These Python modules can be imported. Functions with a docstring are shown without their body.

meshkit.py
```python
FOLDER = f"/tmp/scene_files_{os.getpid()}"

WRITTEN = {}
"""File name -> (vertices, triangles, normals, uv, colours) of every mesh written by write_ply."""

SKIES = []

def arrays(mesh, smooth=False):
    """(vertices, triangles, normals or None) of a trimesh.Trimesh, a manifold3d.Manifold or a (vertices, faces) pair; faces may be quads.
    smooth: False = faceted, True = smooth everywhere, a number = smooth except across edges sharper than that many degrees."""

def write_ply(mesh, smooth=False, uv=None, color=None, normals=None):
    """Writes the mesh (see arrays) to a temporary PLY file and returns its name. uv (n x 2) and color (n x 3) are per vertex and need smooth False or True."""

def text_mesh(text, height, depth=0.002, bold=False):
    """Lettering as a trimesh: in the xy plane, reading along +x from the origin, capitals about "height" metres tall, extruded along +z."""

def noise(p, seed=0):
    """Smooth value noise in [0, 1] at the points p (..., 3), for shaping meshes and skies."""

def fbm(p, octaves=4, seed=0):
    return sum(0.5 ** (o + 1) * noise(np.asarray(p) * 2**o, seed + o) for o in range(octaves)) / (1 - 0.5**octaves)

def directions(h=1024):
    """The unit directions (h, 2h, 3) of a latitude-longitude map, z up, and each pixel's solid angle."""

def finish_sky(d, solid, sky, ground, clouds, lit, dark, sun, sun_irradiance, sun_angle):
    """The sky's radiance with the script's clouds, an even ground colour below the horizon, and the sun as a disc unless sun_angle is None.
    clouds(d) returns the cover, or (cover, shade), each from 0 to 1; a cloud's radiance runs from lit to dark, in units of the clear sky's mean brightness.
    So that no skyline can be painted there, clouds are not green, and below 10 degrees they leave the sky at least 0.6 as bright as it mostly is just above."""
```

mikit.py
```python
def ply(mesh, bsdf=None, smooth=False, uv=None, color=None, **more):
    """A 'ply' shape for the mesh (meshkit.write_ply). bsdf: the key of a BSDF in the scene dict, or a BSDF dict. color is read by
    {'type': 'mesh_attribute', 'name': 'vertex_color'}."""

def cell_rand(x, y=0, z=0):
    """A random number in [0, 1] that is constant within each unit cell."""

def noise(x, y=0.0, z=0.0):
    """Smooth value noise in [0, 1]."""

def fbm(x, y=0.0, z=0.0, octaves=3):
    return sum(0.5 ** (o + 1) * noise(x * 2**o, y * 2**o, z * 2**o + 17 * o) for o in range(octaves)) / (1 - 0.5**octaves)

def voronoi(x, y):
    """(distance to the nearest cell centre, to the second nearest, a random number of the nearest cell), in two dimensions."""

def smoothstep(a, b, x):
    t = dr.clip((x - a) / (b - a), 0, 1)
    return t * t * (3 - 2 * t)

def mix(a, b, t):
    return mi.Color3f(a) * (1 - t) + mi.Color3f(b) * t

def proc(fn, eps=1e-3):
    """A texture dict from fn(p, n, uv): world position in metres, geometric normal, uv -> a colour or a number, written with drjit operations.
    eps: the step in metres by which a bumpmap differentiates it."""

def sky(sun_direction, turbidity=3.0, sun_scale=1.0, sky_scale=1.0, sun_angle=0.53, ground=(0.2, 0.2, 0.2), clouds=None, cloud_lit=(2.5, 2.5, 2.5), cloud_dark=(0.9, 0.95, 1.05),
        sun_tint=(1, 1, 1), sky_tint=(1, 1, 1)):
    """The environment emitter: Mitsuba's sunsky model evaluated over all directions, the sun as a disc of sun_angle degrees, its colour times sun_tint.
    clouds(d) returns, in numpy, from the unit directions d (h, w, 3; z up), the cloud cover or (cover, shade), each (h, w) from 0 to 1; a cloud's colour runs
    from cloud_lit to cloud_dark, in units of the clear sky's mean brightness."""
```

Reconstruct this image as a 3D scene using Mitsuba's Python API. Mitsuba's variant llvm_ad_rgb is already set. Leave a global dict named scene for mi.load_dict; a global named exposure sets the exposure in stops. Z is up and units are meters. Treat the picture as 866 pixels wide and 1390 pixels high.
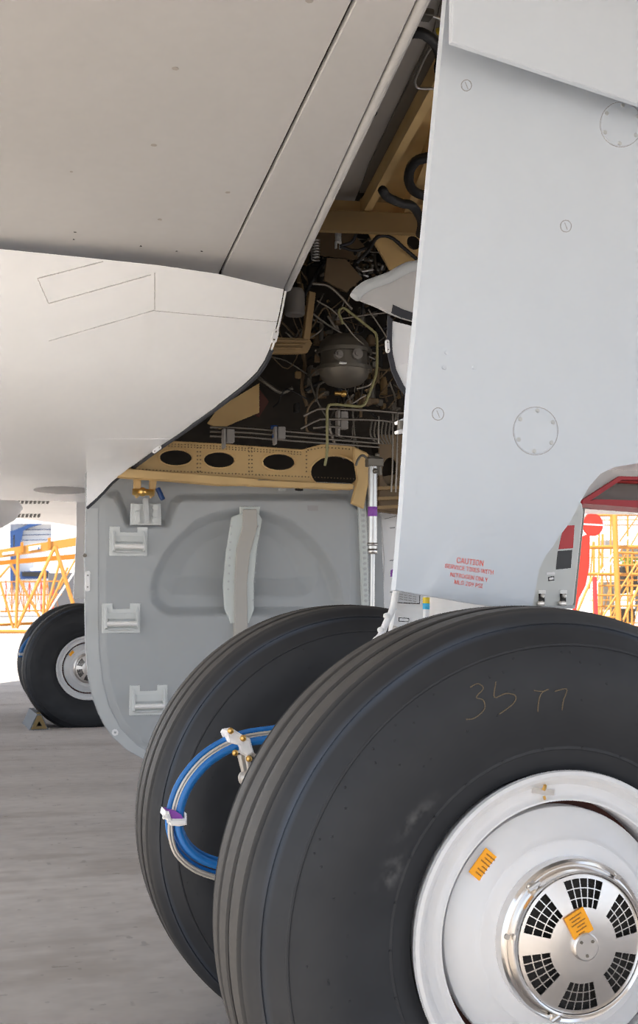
import math, random
import numpy as np, trimesh, shapely, mitsuba as mi, drjit as dr, mikit, meshkit
from shapely.geometry import Polygon, LineString, Point, box as sbox
from mikit import proc, noise, fbm, voronoi, smoothstep, mix

random.seed(7)
RNG = np.random.default_rng(7)
T = mi.ScalarTransform4f
scene, labels = {}, {}

# ---------------------------------------------------------------- camera, sky, sun, exposure
W, H, FPX = 866, 1390, 1600.0
YAW, PITCH = 0.2853, 0.0767
EYE = np.array([-1.228, -2.538, 1.347])
FW = np.array([math.sin(YAW) * math.cos(PITCH), math.cos(YAW) * math.cos(PITCH), math.sin(PITCH)])
RT = np.array([math.cos(YAW), -math.sin(YAW), 0.0])
UP = np.cross(RT, FW)
scene['camera'] = {'type': 'thinlens', 'fov': math.degrees(2 * math.atan(W / 2 / FPX)), 'fov_axis': 'x', 'aperture_radius': 0.0022, 'focus_distance': 4.0,
                   'near_clip': 0.05, 'far_clip': 2000.0,
                   'to_world': T().look_at(origin=EYE.tolist(), target=(EYE + FW).tolist(), up=[0, 0, 1])}
SUN = (-0.50, -0.36, 0.79)
scene['sky'] = mikit.sky(SUN, turbidity=4.0, sun_scale=1.0, sky_scale=1.0, ground=(0.33, 0.33, 0.33), sun_tint=(0.91, 1.0, 1.12),
                         clouds=lambda d: (np.clip(meshkit.fbm(d * [3, 3, 7], 4, 3) * 1.5 - 0.25, 0, 1) * np.clip(d[..., 2] * 12, 0.35, 1), 0.25),
                         cloud_lit=(2.2, 2.2, 2.2), cloud_dark=(1.2, 1.25, 1.32))
exposure = 3.03

# ---------------------------------------------------------------- helpers
def ray(px, py):
    return FW + RT * (px - W / 2) / FPX + UP * (H / 2 - py) / FPX

class Plane:
    """A flat place in the world, measured in metres; n looks to the near side, e1 runs aft, e2 up."""
    def __init__(s, o, n):
        s.o, s.n = np.array(o, float), np.array(n, float) / np.linalg.norm(n)
        a = np.array([1.0, 0, 0]); s.e1 = a - s.n * (a @ s.n); s.e1 /= np.linalg.norm(s.e1)
        s.e2 = np.cross(s.n, s.e1)
    def hit(s, px, py):
        d = ray(px, py); return EYE + d * ((s.o - EYE) @ s.n / (d @ s.n))
    def uv(s, px, py):
        p = s.hit(px, py) - s.o; return (p @ s.e1, p @ s.e2)
    def xyz(s, uv, h=0.0):
        uv = np.asarray(uv, float); return s.o + uv[..., :1] * s.e1 + uv[..., 1:2] * s.e2 + np.asarray(h)[..., None] * s.n if np.ndim(h) else s.o + uv[..., :1] * s.e1 + uv[..., 1:2] * s.e2 + h * s.n
    def poly(s, pts):
        return Polygon([s.uv(*p) for p in pts]).buffer(0)
    def mat(s):
        m = np.eye(4); m[:3, 0], m[:3, 1], m[:3, 2], m[:3, 3] = s.e1, s.e2, s.n, s.o; return m

def YP(y): return Plane((0, y, 0), (0, -1, 0))
def ZP(z): return Plane((0, 0, z), (0, 0, -1))

def polys(g):
    if g.is_empty: return []
    return [p for p in getattr(g, 'geoms', [g]) if p.geom_type == 'Polygon' and p.area > 1e-9]

def ext(poly, t):
    return trimesh.util.concatenate([trimesh.creation.extrude_polygon(p, t, engine='earcut') for p in polys(poly)])

def slab(pl, poly, t, lift=0.0, bevel=0.0):
    """poly (plane coordinates or points of it) as a plate of thickness t whose near face stands lift in front of the plane."""
    if not isinstance(poly, (Polygon, shapely.MultiPolygon)): poly = pl.poly(poly)
    if bevel:
        m = loft(poly, t, bevel)
    else:
        m = ext(poly, t)
    m.apply_translation([0, 0, lift - t]); m.apply_transform(pl.mat()); return m

def loft(poly, t, b):
    """A plate with a chamfered near edge."""
    low = ext(poly, t - b)
    tops = []
    for p in polys(poly):
        q = p.buffer(-b, join_style=2)
        if q.is_empty or q.geom_type != 'Polygon': tops.append(ext(p, b)); tops[-1].apply_translation([0, 0, t - b]); continue
        cap = ext(q, 1e-4); cap.apply_translation([0, 0, t - 1e-4]); tops.append(cap)
        for r0 in [p.exterior, *p.interiors]:
            n = max(24, len(r0.coords) * 2); a = np.array([r0.interpolate(k / n, True).coords[0] for k in range(n)] )
            pts = np.array([r0.coords[k] for k in range(len(r0.coords) - 1)]); 
            ts = sorted({r0.project(Point(*c)) for c in r0.coords[:-1]} | {k / n * r0.length for k in range(n)})
            a = np.array([r0.interpolate(x).coords[0] for x in ts])
            rings = [q.exterior, *q.interiors]
            rr = min(rings, key=lambda r: r.distance(r0) + abs(r.length - r0.length))
            c = np.array([rr.interpolate(rr.project(Point(*x))).coords[0] for x in a])
            m = len(a); v = np.vstack([np.c_[a, np.full(m, t - b)], np.c_[c, np.full(m, t)]])
            i = np.arange(m); j = (i + 1) % m
            f = np.vstack([np.c_[i, j, m + j], np.c_[i, m + j, m + i]])
            if not r0.is_ccw: f = f[:, ::-1]
            tops.append(trimesh.Trimesh(v, f, process=False))
    return trimesh.util.concatenate([low] + tops)

def bx(c, s, rot=None):
    m = trimesh.creation.box(s)
    if rot is not None: m.apply_transform(rot)
    m.apply_translation(c); return m

def rbox(c, s, r=0.004):
    """A box with its upright and lying edges rounded a little."""
    x, y, z = np.array(s) / 2
    r = min(r, 0.45 * min(s))
    pts = [[i * (x - a), j * (y - b), k * (z - g)] for i in (-1, 1) for j in (-1, 1) for k in (-1, 1) for a, b, g in ((0, r, r), (r, 0, r), (r, r, 0))]
    m = trimesh.convex.convex_hull(np.array(pts)); m.apply_translation(c); return m

def spline(p, n=8):
    p = np.asarray(p, float); q = np.vstack([2 * p[0] - p[1], p, 2 * p[-1] - p[-2]]); out = []
    for i in range(1, len(q) - 2):
        for t in np.linspace(0, 1, n, endpoint=False):
            a, b, c, d = q[i - 1:i + 3]
            out.append(0.5 * (2 * b + (c - a) * t + (2 * a - 5 * b + 4 * c - d) * t * t + (3 * b - a - 3 * c + d) * t ** 3))
    return np.array(out + [p[-1]])

def tube(p, r, n=8, smooth=0):
    p = spline(p, smooth) if smooth else np.asarray(p, float)
    r = np.broadcast_to(r, (len(p),))
    t = np.gradient(p, axis=0); t /= np.linalg.norm(t, axis=1, keepdims=True) + 1e-12
    a = np.cross(t[0], [0, 0, 1.0] if abs(t[0][2]) < 0.9 else [1.0, 0, 0]); a /= np.linalg.norm(a)
    ang = np.arange(n) * 2 * np.pi / n; rows = []
    for k in range(len(p)):
        a = a - t[k] * (a @ t[k]); a /= np.linalg.norm(a) + 1e-12; b = np.cross(t[k], a)
        rows.append(p[k] + r[k] * (np.cos(ang)[:, None] * a + np.sin(ang)[:, None] * b))
    v = np.vstack(rows + [p[:1], p[-1:]]); m = len(p); f = []
    for k in range(m - 1):
        for i in range(n):
            j = (i + 1) % n; f += [[k * n + i, k * n + j, (k + 1) * n + j], [k * n + i, (k + 1) * n + j, (k + 1) * n + i]]
    for i in range(n):
        j = (i + 1) % n; f += [[m * n, j, i], [m * n + 1, (m - 1) * n + i, (m - 1) * n + j]]
    return trimesh.Trimesh(v, f, process=False)

def lathe(prof, n=64, axis='y', a0=0, closed=False):
    """prof: (radius, place along the axis) pairs."""
    prof = np.asarray(prof, float); ang = np.arange(n) * 2 * np.pi / n
    k = len(prof)
    c, s = np.cos(ang), np.sin(ang)
    R, A = prof[:, 0], prof[:, 1]
    one = np.ones(n)
    x, y, z = np.outer(R, c), np.outer(A, one), np.outer(R, s)
    v = {'y': np.stack([x, y, z], -1), 'z': np.stack([x, -z, y], -1), 'x': np.stack([y, x, z], -1)}[axis].reshape(-1, 3)
    f = []
    rows = range(k if closed else k - 1)
    for a in rows:
        b = (a + 1) % k
        for i in range(n):
            j = (i + 1) % n; f += [[a * n + i, b * n + i, b * n + j], [a * n + i, b * n + j, a * n + j]]
    m = trimesh.Trimesh(v, f, process=False); m.merge_vertices(); m.update_faces(m.nondegenerate_faces())
    return m

def cyl(a, b, r, n=16):
    return tube([a, b], r, n)

def ball(c, r, sub=2, s=(1, 1, 1)):
    m = trimesh.creation.icosphere(subdivisions=sub, radius=r); m.apply_scale(s); m.apply_translation(c); return m

cat = trimesh.util.concatenate

def numbered(k):
    if k not in scene and k not in labels: return k
    i = 1
    while f'{k}_{i:03d}' in scene or f'{k}_{i:03d}' in labels: i += 1
    return f'{k}_{i:03d}'

def add(k, mesh, m, smooth=30, label=None, **kw):
    if k in scene or '__' in k: k = numbered(k)
    scene[k] = mikit.ply(mesh, m, smooth, **kw)
    if label: labels[k] = {'label': label}
    return k

def thing(k, label, category, group=None, kind=None):
    k = numbered(k); labels[k] = {'label': label, 'category': category}
    if group: labels[k]['group'] = group
    if kind: labels[k]['kind'] = kind
    return k

def stuff(k): labels.setdefault(k, {})['kind'] = 'stuff'

def surf_panel(poly, S, N, t, step):
    """A curved plate: poly in surface coordinates (metres), S(uv) -> points, N(uv) -> near normals."""
    shapely.prepare(poly)
    x0, y0, x1, y1 = poly.bounds; V, F, seen = [], [], {}
    def vid(p):
        k = (round(p[0], 6), round(p[1], 6))
        if k not in seen: seen[k] = len(V); V.append(k)
        return seen[k]
    nx, ny = math.ceil((x1 - x0) / step), math.ceil((y1 - y0) / step)
    for i in range(nx):
        for j in range(ny):
            c = sbox(x0 + i * step, y0 + j * step, x0 + (i + 1) * step, y0 + (j + 1) * step)
            if poly.contains(c):
                q = [vid((x0 + a * step, y0 + b * step)) for a, b in ((i, j), (i + 1, j), (i + 1, j + 1), (i, j + 1))]
                F += [[q[0], q[1], q[2]], [q[0], q[2], q[3]]]
            elif poly.intersects(c):
                for g in polys(poly.intersection(c)):
                    v, f = trimesh.creation.triangulate_polygon(g, engine='earcut')
                    for tr in f:
                        a, b, d = (v[x] for x in tr)
                        cr = (b[0] - a[0]) * (d[1] - a[1]) - (b[1] - a[1]) * (d[0] - a[0])
                        ids = [vid(a), vid(b), vid(d)]
                        F.append(ids if cr > 0 else ids[::-1])
    uv = np.array(V); F = np.array(F)
    top = S(uv); bot = top - N(uv) * t
    n = len(uv); parts = [trimesh.Trimesh(top, F, process=False), trimesh.Trimesh(bot, F[:, ::-1], process=False)]
    for r in [poly.exterior, *poly.interiors]:
        ts = sorted({r.project(Point(c)) for c in r.coords[:-1]} | set(np.linspace(0, r.length, max(8, int(r.length / step)), endpoint=False)))
        e = np.array([r.interpolate(x).coords[0] for x in ts]); m = len(e); i = np.arange(m); j = (i + 1) % m
        v = np.vstack([S(e), S(e) - N(e) * t])
        f = np.vstack([np.c_[i, m + i, m + j], np.c_[i, m + j, j]])
        if not r.is_ccw: f = f[:, ::-1]
        parts.append(trimesh.Trimesh(v, f, process=False))
    return cat(parts)

# ---------------------------------------------------------------- materials
def paint(k, rgb, rough=0.4, metal=0.0, coat=0.0, spec=0.5, two=True, bump=None):
    base = rgb if isinstance(rgb, dict) else {'type': 'rgb', 'value': list(rgb)}
    d = {'type': 'principled', 'base_color': base, 'roughness': rough, 'metallic': metal, 'specular': spec}
    if coat: d['clearcoat'] = coat; d['clearcoat_gloss'] = 0.92
    if bump: d = {'type': 'bumpmap', 'arbitrary': bump, 'scale': 1.0, 'bsdf': d}
    scene[k] = {'type': 'twosided', 'bsdf': d} if two else d

def belly_fn(p, n, uv):
    s = fbm(p.x * 1.3, p.y * 0.8, p.z * 2.0, 3)
    drip = smoothstep(0.72, 0.95, noise(p.x * 14.0, p.y * 0.6, p.z * 0.5)) * smoothstep(2.3, 2.9, p.z)
    return mix((0.85, 0.862, 0.875), (0.79, 0.79, 0.785), dr.clip(s * 0.5 + drip * 0.35, 0, 1))
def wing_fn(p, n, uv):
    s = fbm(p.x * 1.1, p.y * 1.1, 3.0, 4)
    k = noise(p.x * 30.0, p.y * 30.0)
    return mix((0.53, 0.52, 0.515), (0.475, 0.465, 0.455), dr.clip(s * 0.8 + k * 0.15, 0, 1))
def concrete_fn(p, n, uv):
    a = fbm(p.x * 0.5, p.y * 1.9, 0.0, 4)
    b = fbm(p.x * 14.0, p.y * 20.0, 0.0, 3)
    st = smoothstep(0.62, 0.80, fbm(p.x * 1.2 + 5, p.y * 4.0, 2.0, 4))
    sp = 0.6 * smoothstep(0.88, 0.96, noise(p.x * 22.0, p.y * 26.0, 5.0)) * noise(p.x * 3.0, p.y * 3.0, 8.0)
    c = mix((0.455, 0.425, 0.40), (0.35, 0.322, 0.30), dr.clip(a * 1.35 - 0.2 + (b - 0.5) * 0.7, 0, 1))
    c = mix(c, (0.27, 0.235, 0.205), st * 0.4)
    return mix(c, (0.17, 0.16, 0.15), sp)
HZ = 0.640
def rubber_fn(p, n, uv):
    r = dr.sqrt(p.x * p.x + dr.square(p.z - HZ))
    s = fbm(p.x * 9.0, p.y * 9.0, p.z * 9.0, 3)
    c = mix((0.016, 0.0175, 0.021), (0.027, 0.029, 0.033), s)
    c = mix(c, (0.056, 0.053, 0.050), smoothstep(0.680, 0.697, r) * 0.9)
    wob = (noise(p.x * 5.0, p.z * 5.0, p.y) - 0.5) * 0.012
    blue = dr.maximum(0, 1 - dr.abs(r - 0.659 + wob * 0.6) / 0.011) * dr.clip(noise(p.x * 3.0, p.z * 3.0, 4.0) * 1.3, 0.15, 1)
    c = mix(c, (0.065, 0.085, 0.12), blue * 0.8)
    # pale scuff on the sidewall of the near tyre
    def scuff(cx, cz, ax, az, w, l):
        u = (p.x - cx) * ax + (p.z - cz) * az; v = -(p.x - cx) * az + (p.z - cz) * ax
        return dr.exp(-dr.square(u / l) - dr.square(v / w)) * smoothstep(0.25, 0.85, fbm(p.x * 45.0, p.z * 45.0, 1.0, 3))
    k = dr.maximum(scuff(-0.345, 0.905, 0.75, 0.66, 0.014, 0.045), scuff(-0.395, 0.80, 0.5, 0.86, 0.020, 0.035)) * smoothstep(-0.05, -0.15, p.y)
    return mix(c, (0.16, 0.16, 0.16), dr.clip(k, 0, 1) * 0.6)
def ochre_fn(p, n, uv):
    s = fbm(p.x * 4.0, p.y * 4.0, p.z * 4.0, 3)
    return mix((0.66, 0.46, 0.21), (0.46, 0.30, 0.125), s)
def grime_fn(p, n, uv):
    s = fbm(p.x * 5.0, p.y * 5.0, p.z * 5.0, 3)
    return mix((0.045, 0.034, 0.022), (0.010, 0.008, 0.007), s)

paint('white_fairing', proc(belly_fn), 0.32, coat=0.3)
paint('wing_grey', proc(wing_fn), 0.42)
paint('strut_metal', (0.62, 0.62, 0.61), 0.3, 0.7)
paint('door_white', (0.55, 0.595, 0.645), 0.42)
paint('bay_grey', (0.365, 0.385, 0.395), 0.5)
paint('bay_grey_light', (0.46, 0.48, 0.485), 0.5)
paint('sealant', (0.57, 0.61, 0.595), 0.6)
paint('bay_warm', (0.42, 0.405, 0.375), 0.55)
paint('panel_grey', (0.56, 0.58, 0.565), 0.45)
paint('lining_light', (0.50, 0.465, 0.425), 0.6)
paint('bracket_grey', (0.60, 0.625, 0.62), 0.5)
paint('bar_white', (0.78, 0.78, 0.76), 0.4)
paint('rim_white', (0.60, 0.605, 0.615), 0.35, coat=0.4)
paint('gloss_white', (0.78, 0.78, 0.78), 0.3, coat=0.3)
paint('rubber', proc(rubber_fn), 0.55, spec=0.35)
paint('black_rubber', (0.012, 0.012, 0.013), 0.5)
paint('seal_dark', (0.035, 0.037, 0.045), 0.6)
paint('dark', (0.012, 0.011, 0.010), 0.7)
paint('concrete', proc(concrete_fn), 0.85, spec=0.3)
paint('ochre', proc(ochre_fn), 0.55)
paint('grime', proc(grime_fn), 0.7)
paint('steel', (0.62, 0.60, 0.57), 0.28, 1.0)
paint('steel_dull', (0.17, 0.155, 0.13), 0.45, 0.6)
paint('pipe_steel', (0.27, 0.245, 0.21), 0.35, 0.9)
paint('chrome', (0.80, 0.78, 0.76), 0.14, 1.0)
paint('brushed', (0.72, 0.69, 0.66), 0.33, 1.0)
paint('brass', (0.70, 0.44, 0.14), 0.3, 1.0)
paint('yellow_pipe', (0.24, 0.225, 0.105), 0.45)
paint('bay_lining', (0.22, 0.205, 0.19), 0.6)
paint('bay_lining_dark', (0.145, 0.128, 0.105), 0.6)
paint('brown_web', (0.16, 0.11, 0.06), 0.6)
paint('blue_hose', (0.012, 0.14, 0.42), 0.38)
paint('silver_hose', (0.50, 0.47, 0.43), 0.4, 0.5)
paint('purple', (0.26, 0.07, 0.40), 0.5)
paint('orange_label', (0.80, 0.34, 0.01), 0.5)
paint('ink', (0.05, 0.035, 0.02), 0.6)
paint('ink_orange', (0.30, 0.12, 0.01), 0.6)
paint('grey_ink', (0.33, 0.33, 0.34), 0.6)
paint('seam', (0.50, 0.49, 0.48), 0.7)
paint('smudge', (0.36, 0.33, 0.30), 0.7)
paint('red_text', (0.66, 0.10, 0.075), 0.5)
paint('red', (0.62, 0.03, 0.03), 0.45)
paint('red_bright', (0.80, 0.035, 0.02), 0.4)
paint('red_dark', (0.33, 0.008, 0.015), 0.45)
paint('label_red', (0.48, 0.045, 0.05), 0.5)
paint('placard_black', (0.035, 0.037, 0.04), 0.5)
paint('rust_gap', (0.08, 0.02, 0.012), 0.6)
paint('crane_yellow', (0.46, 0.20, 0.035), 0.5)
paint('crane_amber', (0.40, 0.145, 0.012), 0.5)
paint('building_white', (0.72, 0.72, 0.72), 0.7)
paint('building_grey', (0.085, 0.085, 0.095), 0.7)
paint('frame_blue', (0.012, 0.045, 0.15), 0.5)
paint('slat_grey', (0.55, 0.57, 0.60), 0.5)
paint('chock_rubber', (0.17, 0.18, 0.19), 0.8)
paint('chock_yellow', (0.22, 0.155, 0.065), 0.8)
paint('chalk', (0.11, 0.085, 0.055), 0.9)
paint('leaf_green', (0.16, 0.20, 0.03), 0.8)
paint('cyan', (0.05, 0.42, 0.68), 0.5)
paint('yellow', (0.80, 0.60, 0.05), 0.5)

# ---------------------------------------------------------------- ground
labels['apron'] = {'label': 'stained grey concrete apron under the aircraft', 'kind': 'structure'}
g = trimesh.creation.box([900, 900, 0.5]); g.apply_translation([0, 300, -0.25])
add('apron', g, 'concrete', False); 
k0 = 'apron'

# ---------------------------------------------------------------- the airliner: wings, fuselage, belly
A = thing('airliner', 'white and grey airliner belly, wing root and open landing gear bay overhead', 'airplane')
CL = 6.03                     # the aircraft's middle plane
def wing_z(y): return 3.02 + 0.02 * (2.95 - y)
WP = Plane((0, 2.95, 3.02), (0, -0.02, -1))
# plan outline of the near wing: leading edge at the left swept back outboard
seam = [WP.hit(*p) for p in ((-900, 270), (0, 338), (110, 349), (215, 360), (297, 372), (385, 393))]
D0, D1 = WP.hit(300, 369), WP.hit(481, 0)
E0, E1 = WP.hit(385, 393), WP.hit(566, 0)
def along(a, b, y): t = (y - a[1]) / (b[1] - a[1]); return a + (b - a) * t
YO = 0.22
D2, E2 = along(D0, D1, YO), along(E0, E1, YO)
print('seam', np.round(seam, 2).tolist()); print('hinge line', D0, D1, D2, E0, E1, E2)
plan = Polygon([(-4.9, 2.95), (-4.9, 3.9), (3.0, 3.9), (3.0, 2.95), (3.6, -6), (9.5, -24), (8.0, -24)])
s2 = [(p[0], p[1]) for p in seam]
inb = Polygon([(-9, 2.95), (-9, 5)] + [(9, 5), (9, 2.95)] + [(E0[0], 2.99)] + s2[::-1])      # what lies inboard of the seam
inb = Polygon([(-12, 6), (12, 6), (12, s2[-1][1]), s2[-1], s2[-2], s2[-3], s2[-4], s2[-5], s2[0], (-12, s2[0][1])]).buffer(0)
bay_hole = Polygon([(E0[0], 4.0), tuple(E0[:2]), tuple(E2[:2]), (2.3, YO), (2.3, 4.0)])
strip = Polygon([tuple(D0[:2]), tuple(D2[:2]), tuple(E2[:2]), tuple(E0[:2])])
skin = plan.difference(bay_hole).difference(strip).difference(inb)
gap = LineString([D0[:2] + (D0[:2] - D2[:2]) * 0.05, D2[:2]]).buffer(0.0085)
skin = skin.difference(gap)
def wplane(poly, t, lift=0.0, bevel=0.0):
    q = shapely.transform(poly, lambda c: np.c_[(c[:, 0] - WP.o[0]), -(c[:, 1] - 2.95) * math.sqrt(1 + 0.02 ** 2)])
    q = shapely.transform(poly, lambda c: np.array([[(np.array([x, y, wing_z(y)]) - WP.o) @ WP.e1, (np.array([x, y, wing_z(y)]) - WP.o) @ WP.e2] for x, y in c]))
    return slab(WP, q.buffer(0), t, lift, bevel)
skin_parts = sorted(polys(skin), key=lambda p: -p.area)
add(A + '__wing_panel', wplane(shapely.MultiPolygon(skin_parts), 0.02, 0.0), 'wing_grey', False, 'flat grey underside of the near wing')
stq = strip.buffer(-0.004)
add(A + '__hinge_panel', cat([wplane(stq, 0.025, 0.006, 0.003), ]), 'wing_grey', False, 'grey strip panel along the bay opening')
# rolled lip along the bay side of the strip
eo = np.array([0.022, 0.0, 0.010])
add(A + '__panel_lip', tube([E0 + eo, along(E0, E1, 1.6) + eo, E2 + eo], 0.020, 10), 'wing_grey', True)
# lip under the wing panel over the belly seam
add(A + '__seam_lip', tube([p + [0, 0.01, 0.0] for p in seam[:5]], 0.008, 6), 'wing_grey', True)
# body of the near wing above, and the far wing
def wing_body(pl2, z0, z1):
    m = ext(pl2, z1 - z0); m.apply_translation([0, 0, z0]); return m
near_body = Polygon([(-4.9, 6), (3.0, 6), (3.0, 2.95), (3.6, -6), (9.5, -24), (8.0, -24), (-4.9, 2.95)])
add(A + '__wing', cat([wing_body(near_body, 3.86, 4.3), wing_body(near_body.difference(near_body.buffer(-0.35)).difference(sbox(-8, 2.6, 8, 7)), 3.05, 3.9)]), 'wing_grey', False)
FZ = 2.93
fplan = Polygon([(-7.5, 9.1), (-5, 13), (0.4, 21.6), (7.6, 36), (9.6, 36), (4.8, 19), (3.3, 9.1)])
fb = wing_body(fplan, FZ, FZ + 0.7)
add(A + '__wing_001', fb, 'wing_grey', False, 'underside of the far wing')
# fuselage tube and belly fairing
fus = lathe([(0.05, -16), (2.0, -14), (2.82, -10), (2.82, 12), (2.0, 18), (0.3, 24)], 72, 'x'); fus.apply_translation([0, CL, 5.35])
keep = fus
fusel = trimesh.intersections.slice_mesh_plane(fus, [0, 0, 1], [0, 0, 3.95])
add(A + '__fuselage', fusel, 'white_fairing', True)
prof = spline(np.array([(2.955, 3.06), (2.965, 2.95), (3.01, 2.80), (3.11, 2.62), (3.33, 2.43), (3.75, 2.29), (4.4, 2.205), (5.2, 2.155), (6.03, 2.145)]), 10)
arc = np.concatenate([[0], np.cumsum(np.linalg.norm(np.diff(prof, axis=0), axis=1))])
def bel_yz(t): return np.interp(t, arc, prof[:, 0]), np.interp(t, arc, prof[:, 1])
def bel_S(uv):
    y, z = bel_yz(uv[:, 1]); return np.c_[uv[:, 0], y, z]
def bel_N(uv):
    y0, z0 = bel_yz(uv[:, 1] - 0.01); y1, z1 = bel_yz(uv[:, 1] + 0.01); n = np.c_[np.zeros(len(uv)), (z1 - z0), -(y1 - y0)]
    return n / (np.linalg.norm(n, axis=1, keepdims=True) + 1e-12)
def bel_uv(px, py):
    d = ray(px, py); y = prof[:, 0]; k = (y - EYE[1]) / d[1]; g = EYE[2] + k * d[2] - prof[:, 1]
    s = np.nonzero((g[:-1] <= 0) != (g[1:] <= 0))[0]
    if len(s) == 0: i = int(np.argmin(np.abs(g))); t = arc[i]
    else: i = s[0]; t = arc[i] + (arc[i + 1] - arc[i]) * g[i] / (g[i] - g[i + 1])
    y = np.interp(t, arc, prof[:, 0]); k = (y - EYE[1]) / d[1]; return (EYE[0] + k * d[0], t)
edge_px = [(385, 393), (379, 425), (372, 454), (366, 473), (359, 489), (349, 504), (335, 518), (318, 532), (300, 546), (262, 574), (216, 606), (186, 628), (168, 641)]
edge_uv = [bel_uv(*p) for p in edge_px]
print('belly edge', [tuple(np.round(e, 2)) for e in edge_uv])
seam_uv = [bel_uv(x, y) for x, y in ((385, 393), (297, 372), (215, 360), (110, 349), (0, 338))]
print('seam on belly', np.round(seam_uv, 3).tolist())
bl = Polygon([(-9, seam_uv[-1][1])] + seam_uv[::-1] + edge_uv[1:] + [(edge_uv[-1][0] + 0.02, arc[-1]), (-9, arc[-1])]).buffer(0)
bmesh = surf_panel(bl, bel_S, bel_N, 0.02, 0.07)
bmesh.merge_vertices(digits_vertex=5)
add(A + '__belly_fairing', bmesh, 'white_fairing', 40, 'bulging white belly fairing beside the bay opening')
# far half of the belly, keel and the belly aft of the bay
def bel_m(x0, x1, far=False, aft=1.0):
    p = prof if not far else np.c_[2 * CL - prof[:, 0], prof[:, 1]]
    n = len(p); v = np.vstack([np.c_[np.full(n, x0), p], np.c_[np.full(n, x1), p]]); i = np.arange(n - 1)
    return trimesh.Trimesh(v, np.vstack([np.c_[i, i + 1, n + i + 1], np.c_[i, n + i + 1, n + i]]), process=False)
add(A + '__belly_fairing', cat([bel_m(-9, 9, True)]), 'white_fairing', 40, 'far half of the white belly fairing')
add(A + '__belly_fairing', cat([bel_m(2.75, 9)]), 'white_fairing', 40, 'white belly fairing behind the bay')
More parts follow.
